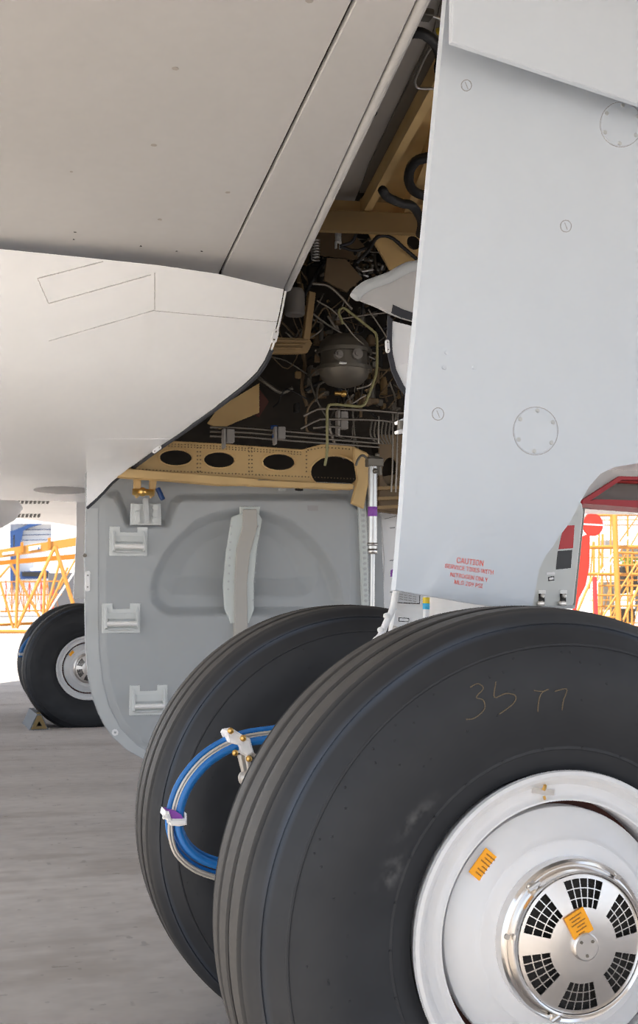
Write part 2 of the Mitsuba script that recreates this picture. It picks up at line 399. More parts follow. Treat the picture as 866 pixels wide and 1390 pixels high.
# pointed tab where the fairing edge meets the door
TP = YP(4.72)
tprof = spline(np.array([(3.55, 2.345), (3.75, 2.285), (4.1, 2.234), (4.40, 2.197), (4.58, 2.14), (4.68, 2.05), (4.715, 1.95), (4.72, 1.84)]), 10)
tarc = np.concatenate([[0], np.cumsum(np.linalg.norm(np.diff(tprof, axis=0), axis=1))])
def tab_S(uv): return np.c_[uv[:, 0], np.interp(uv[:, 1], tarc, tprof[:, 0]), np.interp(uv[:, 1], tarc, tprof[:, 1])]
def tab_uv(px, py):
    d = ray(px, py); g = EYE[2] + (tprof[:, 0] - EYE[1]) / d[1] * d[2] - tprof[:, 1]
    i = np.nonzero((g[:-1] <= 0) != (g[1:] <= 0))[0]; i = i[0] if len(i) else int(np.argmin(np.abs(g[:-1])))
    t = tarc[i] + (tarc[i + 1] - tarc[i]) * g[i] / (g[i] - g[i + 1]); y = np.interp(t, tarc, tprof[:, 0]); return (EYE[0] + (y - EYE[1]) / d[1] * d[0], t)
def tab_N(uv):
    a_, b_ = tab_S(uv + [0, .01]), tab_S(uv - [0, .01]); t_ = a_ - b_; n_ = np.c_[0 * t_[:, 0], t_[:, 2], -t_[:, 1]]; n_ = np.where(n_[:, 1:2] > 0, -n_, n_) ; return n_ / (np.linalg.norm(n_, axis=1, keepdims=True) + 1e-9)
tpoly = Polygon([tab_uv(*p) for p in [(118, 596), (118, 650), (118, 670), (118, 689), (128, 679), (140, 667), (150, 656), (168, 641), (186, 628), (216, 606), (232, 596)]]).buffer(0)
tm = surf_panel(tpoly, tab_S, tab_N, 0.02, 0.04); tm.merge_vertices(digits_vertex=5)
add(A + '__belly_fairing', tm, 'white_fairing', 50, 'pointed lower corner of the white fairing')
bq_ = ZP(2.165).hit(84, 662); add(A + '__reflection_oval', ball(bq_, 1.0, 3, (.24, .34, .035)), 'wing_grey', True, 'shallow grey oval added in place of a reflection under the belly')  # flattened grey ball added to imitate a dark oval reflection on the glossy belly
# dark rubber seal along the fairing edge
ed = [bel_S(np.array([e]))[0] + bel_N(np.array([e]))[0] * 0.0 + [0.012, 0.01, -0.004] for e in edge_uv]
add(A + '__edge_seal', tube(spline(ed[3:], 5), 0.012, 8), 'seal_dark', True, 'dark rubber seal along the fairing edge')
add(A + '__edge_flange', tube(spline(ed[:5], 5), 0.006, 6), 'gloss_white', True)
add(A + '__edge_seal', tube(np.array([TP.hit(x, y) for x, y in ((118, 690), (128, 681), (141, 668), (152, 656), (169, 641))]) + [0, -0.005, 0], 0.009, 8), 'seal_dark', True)
# white latch pads with two screw holes on the edges
def pad(pl, cx, cy, w, h, rot, host):
    u, v = pl.uv(cx, cy); q = Polygon(LineString([(0, -h / 2 + w / 2), (0, h / 2 - w / 2)]).buffer(w / 2, quad_segs=6).exterior)
    q = shapely.affinity.translate(shapely.affinity.rotate(q, rot, origin=(0, 0)), u, v)
    k = add(host + '__latch_pad', slab(pl, q, 0.012, 0.006, 0.003), 'gloss_white', 30)
    a = math.radians(rot + 90)
    for s in (-1, 1):
        o = pl.xyz(np.array([u + s * math.cos(a) * h * 0.28, v + s * math.sin(a) * h * 0.28]), 0.007)
        add(k + '__screw', cyl(o, o - pl.n * 0.004, w * 0.16, 8), 'steel_dull', 30)
pe = bel_S(np.array([edge_uv[2]]))[0]
pad(YP(pe[1] - 0.12), 373, 456, 0.030, 0.072, -14, A)
pe2 = bel_S(np.array([edge_uv[10]]))[0]
pad(YP(pe2[1] - 0.03), 213, 610, 0.024, 0.060, -52, A)
# panel seams and screws on the belly
def bel_line(pts, r=0.0035, mat='seam'):
    fine = []
    for a, b in zip(pts[:-1], pts[1:]):
        for t in np.linspace(0, 1, 12, endpoint=False): fine.append((a[0] + (b[0] - a[0]) * t, a[1] + (b[1] - a[1]) * t))
    fine.append(pts[-1]); uv = np.array([bel_uv(*p) for p in fine])
    add(A + '__panel_seam', tube(bel_S(uv) - bel_N(uv) * (r * 0.55), r, 6), mat, True)
bel_line([(140, 355), (51, 378), (66, 412), (205, 373)], 0.003)
bel_line([(210, 370), (210, 420)], 0.003)
bel_line([(66, 463), (210, 421)], 0.0022); bel_line([(210, 422), (376, 437)], 0.0018)
# latch fitting in the seam over the belly
o = WP.hit(212, 361)
add(A + '__seam_latch', cat([rbox(o + [0, 0.0, -0.006], (0.07, 0.02, 0.016)), ball(o + [-0.06, 0, -0.01], 0.009)]), 'ochre', 30, 'small brownish latch in the seam')
# marks and screws on the wing panel
for x, y, r in ((238, 93, 0.011), (209, 197, 0.011), (309, 261, 0.010), (217, 298, 0.010), (97, 233, 0.006), (420, 1, 0.011)):
    p = WP.hit(x, y); add(A + '__plug', lathe([(0, -0.0015), (r, -0.0015), (r * 1.15, 0.002)], 14, 'z').apply_translation(p), 'smudge', 30)
for x, y in ((102, 315), (100, 325), (191, 334), (240, 341), (274, 341), (195, 364)):
    p = WP.hit(x, y); add(A + '__screw_hole', lathe([(0, -0.001), (0.006, -0.001), (0.006, 0.002)], 10, 'z').apply_translation(p), 'dark', 30)

# ---------------------------------------------------------------- the bay: roof, walls, keel beam
BZ = 3.84
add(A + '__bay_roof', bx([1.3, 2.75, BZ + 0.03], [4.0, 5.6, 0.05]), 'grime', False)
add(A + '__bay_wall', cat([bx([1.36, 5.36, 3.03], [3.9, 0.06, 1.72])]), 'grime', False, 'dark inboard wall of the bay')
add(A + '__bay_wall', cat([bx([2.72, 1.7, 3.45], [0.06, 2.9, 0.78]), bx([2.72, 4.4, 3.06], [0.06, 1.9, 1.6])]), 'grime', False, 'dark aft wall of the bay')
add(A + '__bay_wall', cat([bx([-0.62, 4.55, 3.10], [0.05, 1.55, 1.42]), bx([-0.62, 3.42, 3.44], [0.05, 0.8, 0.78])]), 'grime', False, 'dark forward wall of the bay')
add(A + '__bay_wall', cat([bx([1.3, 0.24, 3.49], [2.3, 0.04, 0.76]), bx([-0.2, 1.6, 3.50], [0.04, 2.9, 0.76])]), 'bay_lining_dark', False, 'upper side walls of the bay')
add(A + '__keel', cat([bx([0, 6.0, 2.5], [18, 1.2, 0.66])]), 'white_fairing', False)
RP = ZP(3.82)
def roof(pts, m, t=0.02, drop=0.0, name='bay_panel', label=None):
    pl = ZP(3.82 - drop); add(A + '__' + name, slab(pl, pl.poly(pts), t), m, False, label)
roof([(380, 395), (566, 0), (560, -160), (640, -160), (588, 46), (545, 140), (500, 228), (470, 300)], 'lining_light', label='grey lining panel inside the bay')
roof([(588, 46), (640, -160), (680, -160), (595, 80), (540, 181), (500, 262), (488, 262), (500, 228)], 'bay_lining_dark', drop=0.03)
roof([(595, 80), (680, -160), (720, -100), (660, 270), (540, 300), (488, 276), (500, 262), (540, 181)], 'ochre', drop=0.01, label='ochre primed roof panel of the bay')
# long edge stringer between lining and ochre panel, two cross ribs
def bar(a, b, w, h, m, name, label=None, up=(0, 0, 1)):
    a, b = np.array(a), np.array(b); d = b - a; L = np.linalg.norm(d); d /= L
    s = np.cross(d, up); s /= np.linalg.norm(s); u = np.cross(s, d)
    x = trimesh.creation.box([L, w, h]); M = np.eye(4); M[:3, 0], M[:3, 1], M[:3, 2], M[:3, 3] = d, s, u, (a + b) / 2
    x.apply_transform(M); return add(name, x, m, False, label)
R2 = ZP(3.72)
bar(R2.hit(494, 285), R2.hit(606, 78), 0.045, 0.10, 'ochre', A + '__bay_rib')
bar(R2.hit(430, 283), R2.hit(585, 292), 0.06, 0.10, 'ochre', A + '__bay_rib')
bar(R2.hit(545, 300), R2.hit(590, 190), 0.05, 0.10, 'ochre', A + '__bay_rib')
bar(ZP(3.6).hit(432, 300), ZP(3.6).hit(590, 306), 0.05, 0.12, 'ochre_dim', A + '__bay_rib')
# triangular ochre web and brackets hanging lower
Wp = YP(4.1)
holes = Point(Wp.uv(562, 329)).buffer(0.045)
web = Wp.poly([(492, 301), (560, 308), (600, 312), (600, 400), (545, 372), (530, 366)]).difference(holes)
add(A + '__bay_web', slab(Wp, web, 0.02, 0, 0.003), 'ochre', 30, 'triangular ochre web plate with a round hole')
add(A + '__bay_web', slab(YP(4.6), [(440, 290), (462, 296), (500, 340), (480, 352), (430, 345), (425, 320)], 0.02), 'brown_web', False)
add(A + '__bay_web', slab(YP(4.5), [(444, 350), (470, 352), (492, 378), (470, 396), (440, 380)], 0.02), 'brown_web', False)
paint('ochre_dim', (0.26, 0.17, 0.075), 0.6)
B1 = YP(4.35)
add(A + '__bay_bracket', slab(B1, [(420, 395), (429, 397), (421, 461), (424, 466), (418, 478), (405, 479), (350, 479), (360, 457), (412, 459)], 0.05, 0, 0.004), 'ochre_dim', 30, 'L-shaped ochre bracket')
for j, y in enumerate((463, 468, 473)):
    a, b = B1.hit(352, y), B1.hit(418 - 4 * j, y); add(A + '__bay_bracket', cyl(a + [0, -.012, 0], b + [0, -.012, 0], 0.007, 8), 'ochre_dim', True)
C1 = YP(4.7)
o = C1.hit(400, 410)
add(A + '__accumulator', cat([lathe([(0, -.09), (.055, -.09), (.065, -.08), (.065, .06), (.05, .085), (0, .09)], 24, 'z').apply_translation(o)]), 'bay_lining', 40, 'grey cylinder behind the bracket')
# keel beam with oval lightening holes
KP = YP(4.72)
beam = KP.poly([(196, 606), (212, 597), (300, 602), (410, 610), (436, 603), (452, 603), (480, 606), (498, 614), (506, 628), (500, 660), (380, 652), (290, 646), (150, 638)])
ov = []
for cx, cy, a, b in ((239, 621, 22, 10.5), (298, 624, 21, 10.5), (379, 627, 22, 11), (455, 641, 33, 22)):
    ov.append(Polygon([KP.uv(cx + a * math.cos(t), cy + b * math.sin(t)) for t in np.linspace(0, 2 * np.pi, 40, endpoint=False)]))
bh = beam
for o_ in ov: bh = bh.difference(o_)
kb = add(A + '__keel_beam', slab(KP, bh, 0.03, 0, 0.004), 'ochre', 30, 'ochre beam with oval holes above the door')
for o_ in ov:
    ring = o_.buffer(0.012).difference(o_); add(kb + '__hole_rim', slab(KP, ring, 0.036, 0.006, 0.002), 'ochre', 30)
riv = []
def dots(pts, n, r, pl, lift=0.0):
    L = LineString([pl.uv(*p) for p in pts])
    for t in np.linspace(0, 1, n):
        c = L.interpolate(t, True); o = pl.xyz(np.array([c.x, c.y]), lift); riv.append(ball(o, r, 1))
dots([(216, 602), (300, 606), (408, 614)], 46, 0.0045, KP); dots([(216, 605), (300, 609), (408, 617)], 46, 0.0045, KP)
dots([(165, 636), (290, 642), (480, 650)], 70, 0.0045, KP); dots([(418, 611), (440, 607), (478, 610), (494, 620), (490, 650)], 24, 0.005, KP)
for x in (268, 338, 416): dots([(x, 608), (x, 640)], 7, 0.005, KP)
for x in (272, 342): dots([(x, 608), (x, 640)], 7, 0.005, KP)
k = add(kb + '__rivets', cat(riv), 'brown_web', True); stuff(k)
# lower rail over the door and the plate that closes the beam behind
LR = YP(4.62)
add(A + '__door_rail', slab(LR, [(158, 641), (172, 636), (300, 646), (352, 650), (338, 658), (300, 658), (220, 651), (160, 647)], 0.10, 0, 0.004), 'ochre', 30)
add(A + '__door_rail', slab(LR, [(340, 651), (480, 657), (480, 664), (338, 659)], 0.08, 0, 0.004), 'ochre', 30)
add(A + '__bay_web', slab(YP(4.75), [(500, 650), (560, 640), (560, 700), (512, 694)], 0.05), 'brown_web', False)
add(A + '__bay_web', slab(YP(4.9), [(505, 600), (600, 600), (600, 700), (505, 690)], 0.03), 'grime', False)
add(A + '__bay_bracket', slab(YP(4.6), [(480, 607), (500, 616), (503, 640), (494, 690), (478, 683), (486, 650)], 0.04, 0, 0.004), 'ochre', 30)
add(A + '__bay_web', slab(YP(4.9), [(282, 574), (296, 554), (352, 520), (352, 560), (322, 572), (300, 582)], 0.03), 'ochre', False, 'speckled ochre plate under the fairing edge')
add(A + '__bay_web', slab(YP(4.95), [(330, 545), (352, 528), (365, 545), (352, 566)], 0.03), 'rust_gap', False)

# hydraulic reservoir
o = YP(4.55).hit(467, 490)
rad = 38 / FPX * 7.3
rv = add(A + '__reservoir', lathe([(0, -.165), (.06, -.165), (.11, -.15), (.15, -.11), (.165, -.06), (.15, -.05), (.15, .05), (.165, .06), (.155, .11), (.12, .15), (.06, .17), (0, .17)], 40, 'z').apply_translation(o), 'steel_dull', 40, 'dull metal drum-shaped reservoir')
for dz in (-0.055, 0.055): add(rv + '__band', lathe([(.165, -.012), (.178, -.012), (.178, .012), (.165, .012)], 40, 'z').apply_translation(o + [0, 0, dz]), 'steel_dull', 40)
for dx, dz, r in ((0.035, 0.015, .034), (-0.085, 0.005, .026)):
    c = o + [dx, -.13, dz]; add(rv + '__port', cat([cyl(c, c + [0, -.045, 0], r, 18), cyl(c + [0, -.04, 0], c + [0, -.06, 0], r * .55, 14)]), 'bay_lining', 40)
add(rv + '__bracket', rbox(o + [-.06, -.17, -.05], (.05, .01, .015)), 'bar_white', False)
c = o + [-.11, -.15, -.24]
add(A + '__valve', cat([cyl(c, c + [.05, 0, 0], .012, 10), ball(c + [.06, 0, 0], .022, 2)]), 'brass', 40, 'small brass valve')
# pipes
def pipe(pts, Y, r, m='pipe_steel', name='hydraulic_pipe', sm=5, label=None):
    Ys = Y if isinstance(Y, (list, tuple)) else [Y] * len(pts)
    P = [YP(y).hit(*p) for p, y in zip(pts, Ys)]
    return add(A + '__' + name, tube(P, r, 8, sm), m, True, label)
pipe([(466, 440), (460, 424), (466, 418), (480, 428), (505, 448), (511, 456), (512, 480), (511, 505), (506, 522), (497, 545), (491, 551), (480, 551), (452, 549), (445, 553), (444, 570), (444, 612), (441, 632)], 4.30, .009, 'yellow_pipe', 'fuel_pipe', 4, 'pale yellow-green pipe bending round the reservoir')
for y0, y1 in ((580, 596), (586, 602), (592, 607)): pipe([(285, y0), (330, y0 + 1), (380, y0 + 5), (515, y1)], 4.45, .0065)
pipe([(412, 565), (425, 558), (440, 555), (500, 557), (560, 562)], 4.40, .008); pipe([(408, 582), (430, 571), (445, 569), (520, 571), (545, 578)], 4.38, .007)
pipe([(425, 581), (445, 579), (462, 580)], 4.36, .007)
pipe([(424, 385), (445, 388), (462, 402), (478, 420)], 4.5, .010); pipe([(430, 408), (455, 424), (480, 455), (494, 468)], 4.4, .006)
pipe([(455, 434), (500, 427), (530, 424)], 4.6, .006); pipe([(484, 528), (500, 523), (507, 515)], 4.35, .008); pipe([(478, 548), (490, 540), (497, 536)], 4.4, .006)
pipe([(500, 420), (520, 450), (532, 470)], 4.5, .006); pipe([(540, 560), (539, 610), (537, 660)], 4.3, .005); pipe([(514, 565), (514, 602)], 4.38, .006); pipe([(487, 340), (540, 345)], 4.4, .005)
for i in range(6): pipe([(505 + 5 * i, 570), (503 + 5 * i, 590), (512 + 4 * i, 603)], 4.7, .007, 'steel_dull')
# thick black hoses up in the bay
pipe([(484, 357), (500, 340), (512, 322), (530, 322), (552, 340), (566, 352)], 4.05, .012, 'black_rubber', 'bay_hose'); pipe([(462, 335), (482, 340), (498, 335), (512, 321)], 4.2, .010, 'black_rubber', 'bay_hose')
pipe([(478, 296), (484, 312), (478, 328), (462, 334)], 4.2, .010, 'seal_dark', 'bay_hose')
for pts, z, r in (([(585, 213), (566, 218), (556, 232), (556, 250), (566, 262), (588, 268)], 3.62, .027), ([(519, 258), (527, 268), (545, 276), (560, 280), (572, 300), (570, 318)], 3.5, .025), ([(560, 44), (575, 46), (590, 58), (598, 78), (596, 92), (600, 110)], 3.58, .022)):
    pl = ZP(z); add(A + '__bay_hose', tube([pl.hit(*p) for p in pts], r, 10, 5), 'black_rubber', True)
pl = ZP(3.65)
add(A + '__hydraulic_pipe', tube([pl.hit(*p) for p in ((592, 60), (580, 72), (565, 105), (564, 114), (570, 120), (600, 120))], .006, 8, 4), 'steel', True)
add(A + '__hydraulic_pipe', tube([pl.hit(*p) for p in ((560, 40), (566, 28), (575, 20), (598, 26), (602, 34))], .006, 8, 4), 'steel', True)
o = pl.hit(555, 44); add(A + '__pipe_clamp', cat([rbox(o, (.06, .05, .03)), rbox(o + [-.05, 0, 0], (.04, .04, .03))]), 'brown_web', False)
o = pl.hit(570, 19); add(A + '__pipe_clamp', rbox(o, (.10, .06, .03)), 'steel_dull', False)
o = pl.hit(594, 43); add(A + '__pipe_clamp', cyl(o, o + [.03, -.05, 0], .014, 10), 'yellow', True)
o = pl.hit(504, 154); add(A + '__pipe_clamp', rbox(o, (.04, .07, .03)), 'dark', False)
# clamp blocks on the horizontal pipes
for x, y, w, h in ((312, 592, .05, .12), (381, 588, .05, .11), (466, 571, .05, .16)):
    o = YP(4.42).hit(x, y); add(A + '__clamp_block', cat([rbox(o, (w, .05, h * .7)), rbox(o + [-.04, -.01, -.02], (.016, .06, h))]), 'bay_lining', False)
for x, y in ((372, 580), (378, 586), (374, 592)):
    o = YP(4.42).hit(x, y); add(A + '__pipe_nut', cyl(o - [.02, 0, 0], o + [.02, 0, 0], .014, 6), 'frame_blue', False)
o = YP(4.4).hit(459, 320); add(A + '__pipe_clamp', cat([rbox(o, (.03, .04, .09)), rbox(o + [-.015, 0, -.06], (.01, .03, .05)), rbox(o + [.015, 0, -.06], (.01, .03, .05))]), 'bar_white', False)
o = YP(4.3).hit(428, 340); add(A + '__spring', tube([o + [.025 * math.cos(a), .025 * math.sin(a), a * .0028 - .06] for a in np.arange(0, 46, .5)], .005, 6), 'steel', True)
# fittings and conduits crowding the dark bay
for i in range(95):
    x, y = RNG.uniform(395, 550), RNG.uniform(300, 560); Y = RNG.uniform(4.75, 5.25); P = [YP(Y).hit(x, y)]
    d = RNG.normal(size=3) * [1, .15, 1]
    for _ in range(3):
        d = d * .6 + RNG.normal(size=3) * [.8, .2, .8]; P.append(P[-1] + d / np.linalg.norm(d) * RNG.uniform(.08, .2))
    P = np.array(P); P[:, 1] = np.clip(P[:, 1], 4.62, 5.3); P[:, 2] = np.clip(P[:, 2], 2.25, 3.78); P[:, 0] = np.clip(P[:, 0], -.5, 2.6)
    add(A + '__conduit', tube(P, RNG.choice([.004, .005, .006, .008, .013]), 7, 4), ['steel_dull', 'black_rubber', 'brown_web', 'pipe_steel', 'brown_web'][i % 5], True)
for i in range(130):
    x, y = RNG.uniform(400, 555), RNG.uniform(290, 570); o = YP(RNG.uniform(4.8, 5.3)).hit(x, y); s = RNG.uniform(.015, .07, 3)
    o[2] = np.clip(o[2], 2.3, 3.74)
    add(A + '__fitting', rbox(o, s, .006) if i % 2 else lathe([(0, -s[0]), (s[1] * .5, -s[0]), (s[1] * .5, s[0] * .4), (s[1] * .3, s[0]), (0, s[0])], 12, 'z').apply_translation(o), ['steel_dull', 'brown_web', 'dark', 'ochre_dim', 'grime', 'bay_lining_dark', 'brown_web'][i % 7], 30)
for i in range(26):
    x, y = RNG.uniform(478, 520), RNG.uniform(345, 378); o = YP(RNG.uniform(4.5, 4.7)).hit(x, y)
    add(A + '__fitting', cyl(o, o + RNG.normal(size=3) * .03, .010, 8), ['steel_dull', 'steel', 'dark'][i % 3], True)

# ---------------------------------------------------------------- the big inner gear door
DP = YP(4.88)
dp = DP.poly
door_px = [(118, 640), (117, 690), (115.5, 760), (115.5, 830), (116.5, 880), (120, 920), (127, 950), (134, 969), (142, 985), (153, 1001), (172, 1018), (197, 1032), (235, 1048), (300, 1063), (400, 1066), (500, 1055), (497, 820), (496, 700), (494, 655), (480, 655)]
dpoly = dp(door_px)
inner = dp([(141, 640), (139, 700), (139, 830), (140, 880), (145, 925), (153, 955), (168, 985), (190, 1007), (214, 1021), (300, 1050), (480, 1050), (478, 700), (470, 640)])
Dout = dp([(232, 836), (216, 830), (205, 816), (203, 800), (208, 778), (222, 750), (240, 728), (262, 708), (290, 695), (325, 690), (360, 692), (392, 704), (420, 726), (442, 752), (458, 785), (464, 815), (462, 828), (450, 836)])
Din = dp([(240, 795), (232, 788), (234, 775), (252, 748), (275, 725), (305, 710), (340, 706), (375, 714), (400, 735), (418, 762), (424, 782), (418, 794), (405, 798)])
groove = LineString([DP.uv(*p) for p in ((128, 668), (160, 671), (166, 688), (174, 711), (184, 716), (220, 716), (228, 708), (238, 683), (246, 675), (470, 677), (484, 690), (492, 694))])
toprec = dp([(112, 600), (540, 600), (540, 690), (492, 690), (484, 686), (472, 675), (246, 675), (238, 681), (228, 712), (174, 712), (164, 684), (158, 671), (112, 668)])
def door_h(uv):
    P = shapely.points(uv)
    def inside(g, w):
        d = shapely.distance(P, g.exterior); s = np.where(shapely.contains(g, P), d, -d); return np.clip(s / w + 0.5, 0, 1)
    h = 0.012 * inside(inner, 0.035)
    h = h - 0.078 * inside(Dout.buffer(-0.026), 0.052) - 0.050 * inside(Din, 0.12)
    h = h - 0.062 * inside(toprec, 0.045)
    return h
dm = surf_panel(dpoly, lambda uv: DP.xyz(uv, door_h(uv)), lambda uv: np.tile(DP.n, (len(uv), 1)), 0.05, 0.0125)
dm.merge_vertices(digits_vertex=5)
D = add(A + '__gear_bay_door', dm, 'bay_grey', 35, 'grey inner face of the open bay door with a pressed D-shaped recess')
rim_band = dpoly.buffer(-0.004).difference(inner.buffer(0.028)).intersection(dp([(100, 690), (100, 1100), (300, 1100), (300, 690)]))
add(D + '__edge_band', slab(DP, rim_band, 0.004, 0.004), 'bay_grey_light', False, 'lighter rim along the door edge')
def DV(px, py, h=0.0): return DP.hit(px, py) + DP.n * h
def latch(cx, cy):
    u, v = DP.uv(cx, cy); w, h = 0.118, 0.092
    M = lambda x, y, d: DP.o + DP.e1 * (u + x) + DP.e2 * (v + y) + DP.n * d
    base = Polygon([(-w, -h), (w, -h), (w, h), (w * .45, h), (w * .45, h * .55), (-w * .45, h * .55), (-w * .45, h), (-w, h)])
    base = shapely.affinity.translate(base, u, v)
    k = add(D + '__latch_bracket', slab(DP, base, 0.01, 0.022, 0.003), 'bay_grey_light', False, None)
    parts = []
    for s in (-1, 1):
        x0 = s * w * .80
        pts = [M(x0 + a, y, d) for a in (-.006, .006) for y, d in ((-h * .75, .02), (h * .75, .02), (h * .62, .035), (-h * .20, .075), (-h * .62, .075))]
        parts.append(trimesh.convex.convex_hull(np.array(pts)))
    pts = [M(a, y, d) for a in (-w * .74, w * .74) for y, d in ((-h * .05, .02), (h * .35, .02), (h * .35, .026), (-h * .05, .045))]
    parts.append(trimesh.convex.convex_hull(np.array(pts)))
    return k, parts, M, w, h
for n_, (cx, cy) in enumerate(((174, 735), (164, 839), (201, 950))):
    k, parts, M, w, h = latch(cx, cy)
    scene.pop(k)
    u, v = DP.uv(cx, cy)
    base = shapely.affinity.translate(Polygon([(-w, -h), (w, -h), (w, h), (w * .45, h), (w * .45, h * .62), (-w * .45, h * .62), (-w * .45, h), (-w, h)]), u, v)
    k = add(D + '__latch_bracket', cat([slab(DP, base, 0.01, 0.022, 0.003)] + parts), 'bracket_grey', 30,
            ('topmost latch bracket by the hinge fitting', 'middle latch bracket', 'lowest latch bracket near the curved corner')[n_])

for cx, cy in ((174, 735), (164, 839), (201, 950)):
    u, v = DP.uv(cx, cy); w, h = 0.118, 0.092
    M = lambda x, y, d: DP.o + DP.e1 * (u + x) + DP.e2 * (v + y) + DP.n * d
    add(D + '__latch_bar', cyl(M(-w * .78, -h * .36, .066), M(w * .78, -h * .36, .066), .015, 14), 'bar_white', True, 'white latch bar')
    add(D + '__latch_pin', cyl(M(-w * .7, -h * .72, .040), M(w * .7, -h * .72, .040), .007, 8), 'bracket_grey', True)
    hol = DP.poly([(0, 0), (1, 0), (1, 1)]); q = Polygon([(u - w * .66, v - h * .62), (u + w * .66, v - h * .62), (u + w * .66, v - h * .08), (u - w * .66, v - h * .08)])
    add(D + '__latch_recess', slab(DP, q, .004, .026), 'bracket_grey', False)
add(D + '__stiffener', slab(DP, [(314, 702), (324, 698), (350, 698), (354, 706), (347, 745), (343, 790), (343, 828), (336, 846), (312, 846), (304, 826), (302, 795), (306, 750)], 0.03, 0.036, 0.004), 'sealant', False, 'pale sealant-edged stiffener')
st2 = dp([(328, 692), (346, 692), (347, 716), (337, 752), (333, 790), (334, 870), (316, 870), (316, 790), (319, 745), (327, 716)])
add(D + '__stiffener', slab(DP, st2, 0.05, 0.056, 0.005), 'bay_warm', False)
add(D + '__stiffener', slab(DP, [(324, 688), (352, 688), (350, 701), (325, 701)], 0.02, 0.030, 0.003), 'sealant', False)
for x0, y0, x1, y1 in ((312, 715, 308, 800), (349, 715, 342, 815)):
    for t in np.linspace(0, 1, 9):
        p = DV(x0 + (x1 - x0) * t, y0 + (y1 - y0) * t, .037); add(D + '__bolt', cyl(p, p + DP.n * .006, .007, 6), 'bay_grey_light', False)
# hinge fitting with six bolts, clevis lugs above
hf = add(D + '__hinge_fitting', slab(DP, [(177, 684), (217, 684), (218, 713), (176, 713)], 0.02, 0.034, 0.004), 'bracket_grey', False)
add(D + '__hinge_fitting', slab(YP(4.80), [(196, 676), (201, 676), (203, 706), (197, 710)], 0.10, 0, 0.0), 'bay_grey_light', False)
for x in (184, 192, 208, 214)[:0] + (185, 209): 
    for y in (690, 699, 707):
        p = DV(x, y, .034); add(D + '__bolt', cyl(p, p + DP.n * .022, .021, 6), 'bracket_grey', False)
add(A + '__hinge_lug', slab(YP(4.74), [(182, 645), (192, 645), (191, 672), (186, 676), (182, 670)], 0.04, 0, .004), 'ochre', False)
add(A + '__hinge_lug', slab(YP(4.74), [(204, 645), (214, 646), (210, 673), (205, 676), (203, 668)], 0.04, 0, .004), 'ochre', False)
p = YP(4.70).hit(193, 668); add(A + '__hinge_bolt', cat([cyl(p + [-.06, 0, 0], p + [.07, 0, 0], .02, 12), ball(p + [.0, -.015, 0], .028, 2)]), 'brass', 30)
p = YP(4.72).hit(214, 663); add(A + '__hinge_bolt', cyl(p, p + [.03, -.02, -.07], .016, 10), 'frame_blue', True)
p = DV(156, 994, .004); add(D + '__bolt', lathe([(.008, -.01), (.02, -.01), (.02, .0), (.008, 0)], 16, 'y').apply_translation(p), 'gloss_white', 30)
pad(Plane(DP.o + DP.n * .01, DP.n), 119, 789, .030, .130, 0, D)
p = DV(115, 754, .0); add(D + '__bolt', cyl(p, p + DP.n * .02, .012, 10), 'steel_dull', 30)
for x in (382, 405, 436, 448):
    p = DV(x, 664, .02); add(D + '__bolt', rbox(p, (.05, .03, .025)), 'bay_grey_light' if x != 405 else 'dark', False)
p = DV(424, 690, .013); add(D + '__placard', bx(p, (.07, .002, .035)), 'grey_ink', False, 'small grey stencilled placard')
# right edge stiffener with a row of studs
es = add(D + '__edge_stiffener', slab(DP, [(484, 664), (494, 662), (497, 740), (499, 830), (490, 830), (487, 740)], 0.03, 0.035, 0.006), 'sealant', False, 'pale edge strip with a row of studs')
for t in np.linspace(0.02, 0.98, 22):
    p = DV(489.5 + 5 * t, 668 + 158 * t, .035); add(es + '__stud', cyl(p, p + DP.n * .010, .011, 6), 'bay_grey_light', False)
# grey panel behind the strut, frames of the bay right of it
add(A + '__bay_end_panel', slab(YP(5.0), [(492, 640), (514, 640), (516, 690), (519, 750), (523, 870), (492, 870)], .03), 'bay_grey', False, 'narrow grey panel behind the actuator rod')
wq = YP(4.70); wb = wq.poly([(514, 590), (600, 590), (600, 700), (516, 692)]); hq = Polygon([wq.uv(530 + 11 * math.cos(t), 640 + 19 * math.sin(t)) for t in np.linspace(0, 2 * np.pi, 32, endpoint=False)])
add(A + '__bay_web', slab(wq, wb.difference(hq), .02, 0, .003), 'brown_web', False, 'brown web with an oval hole beside the strut')
for y in (662, 676, 688): bar(YP(4.64).hit(512, y + 1), YP(4.64).hit(600, y - 3), .03, .02, 'ochre_dim', A + '__bay_rib')
for x in (533, 539): add(A + '__hydraulic_pipe', tube([YP(4.5).hit(x, 560), YP(4.5).hit(x, 620), YP(4.5).hit(x - 2, 668)], .006, 8, 4), 'pipe_steel', True)
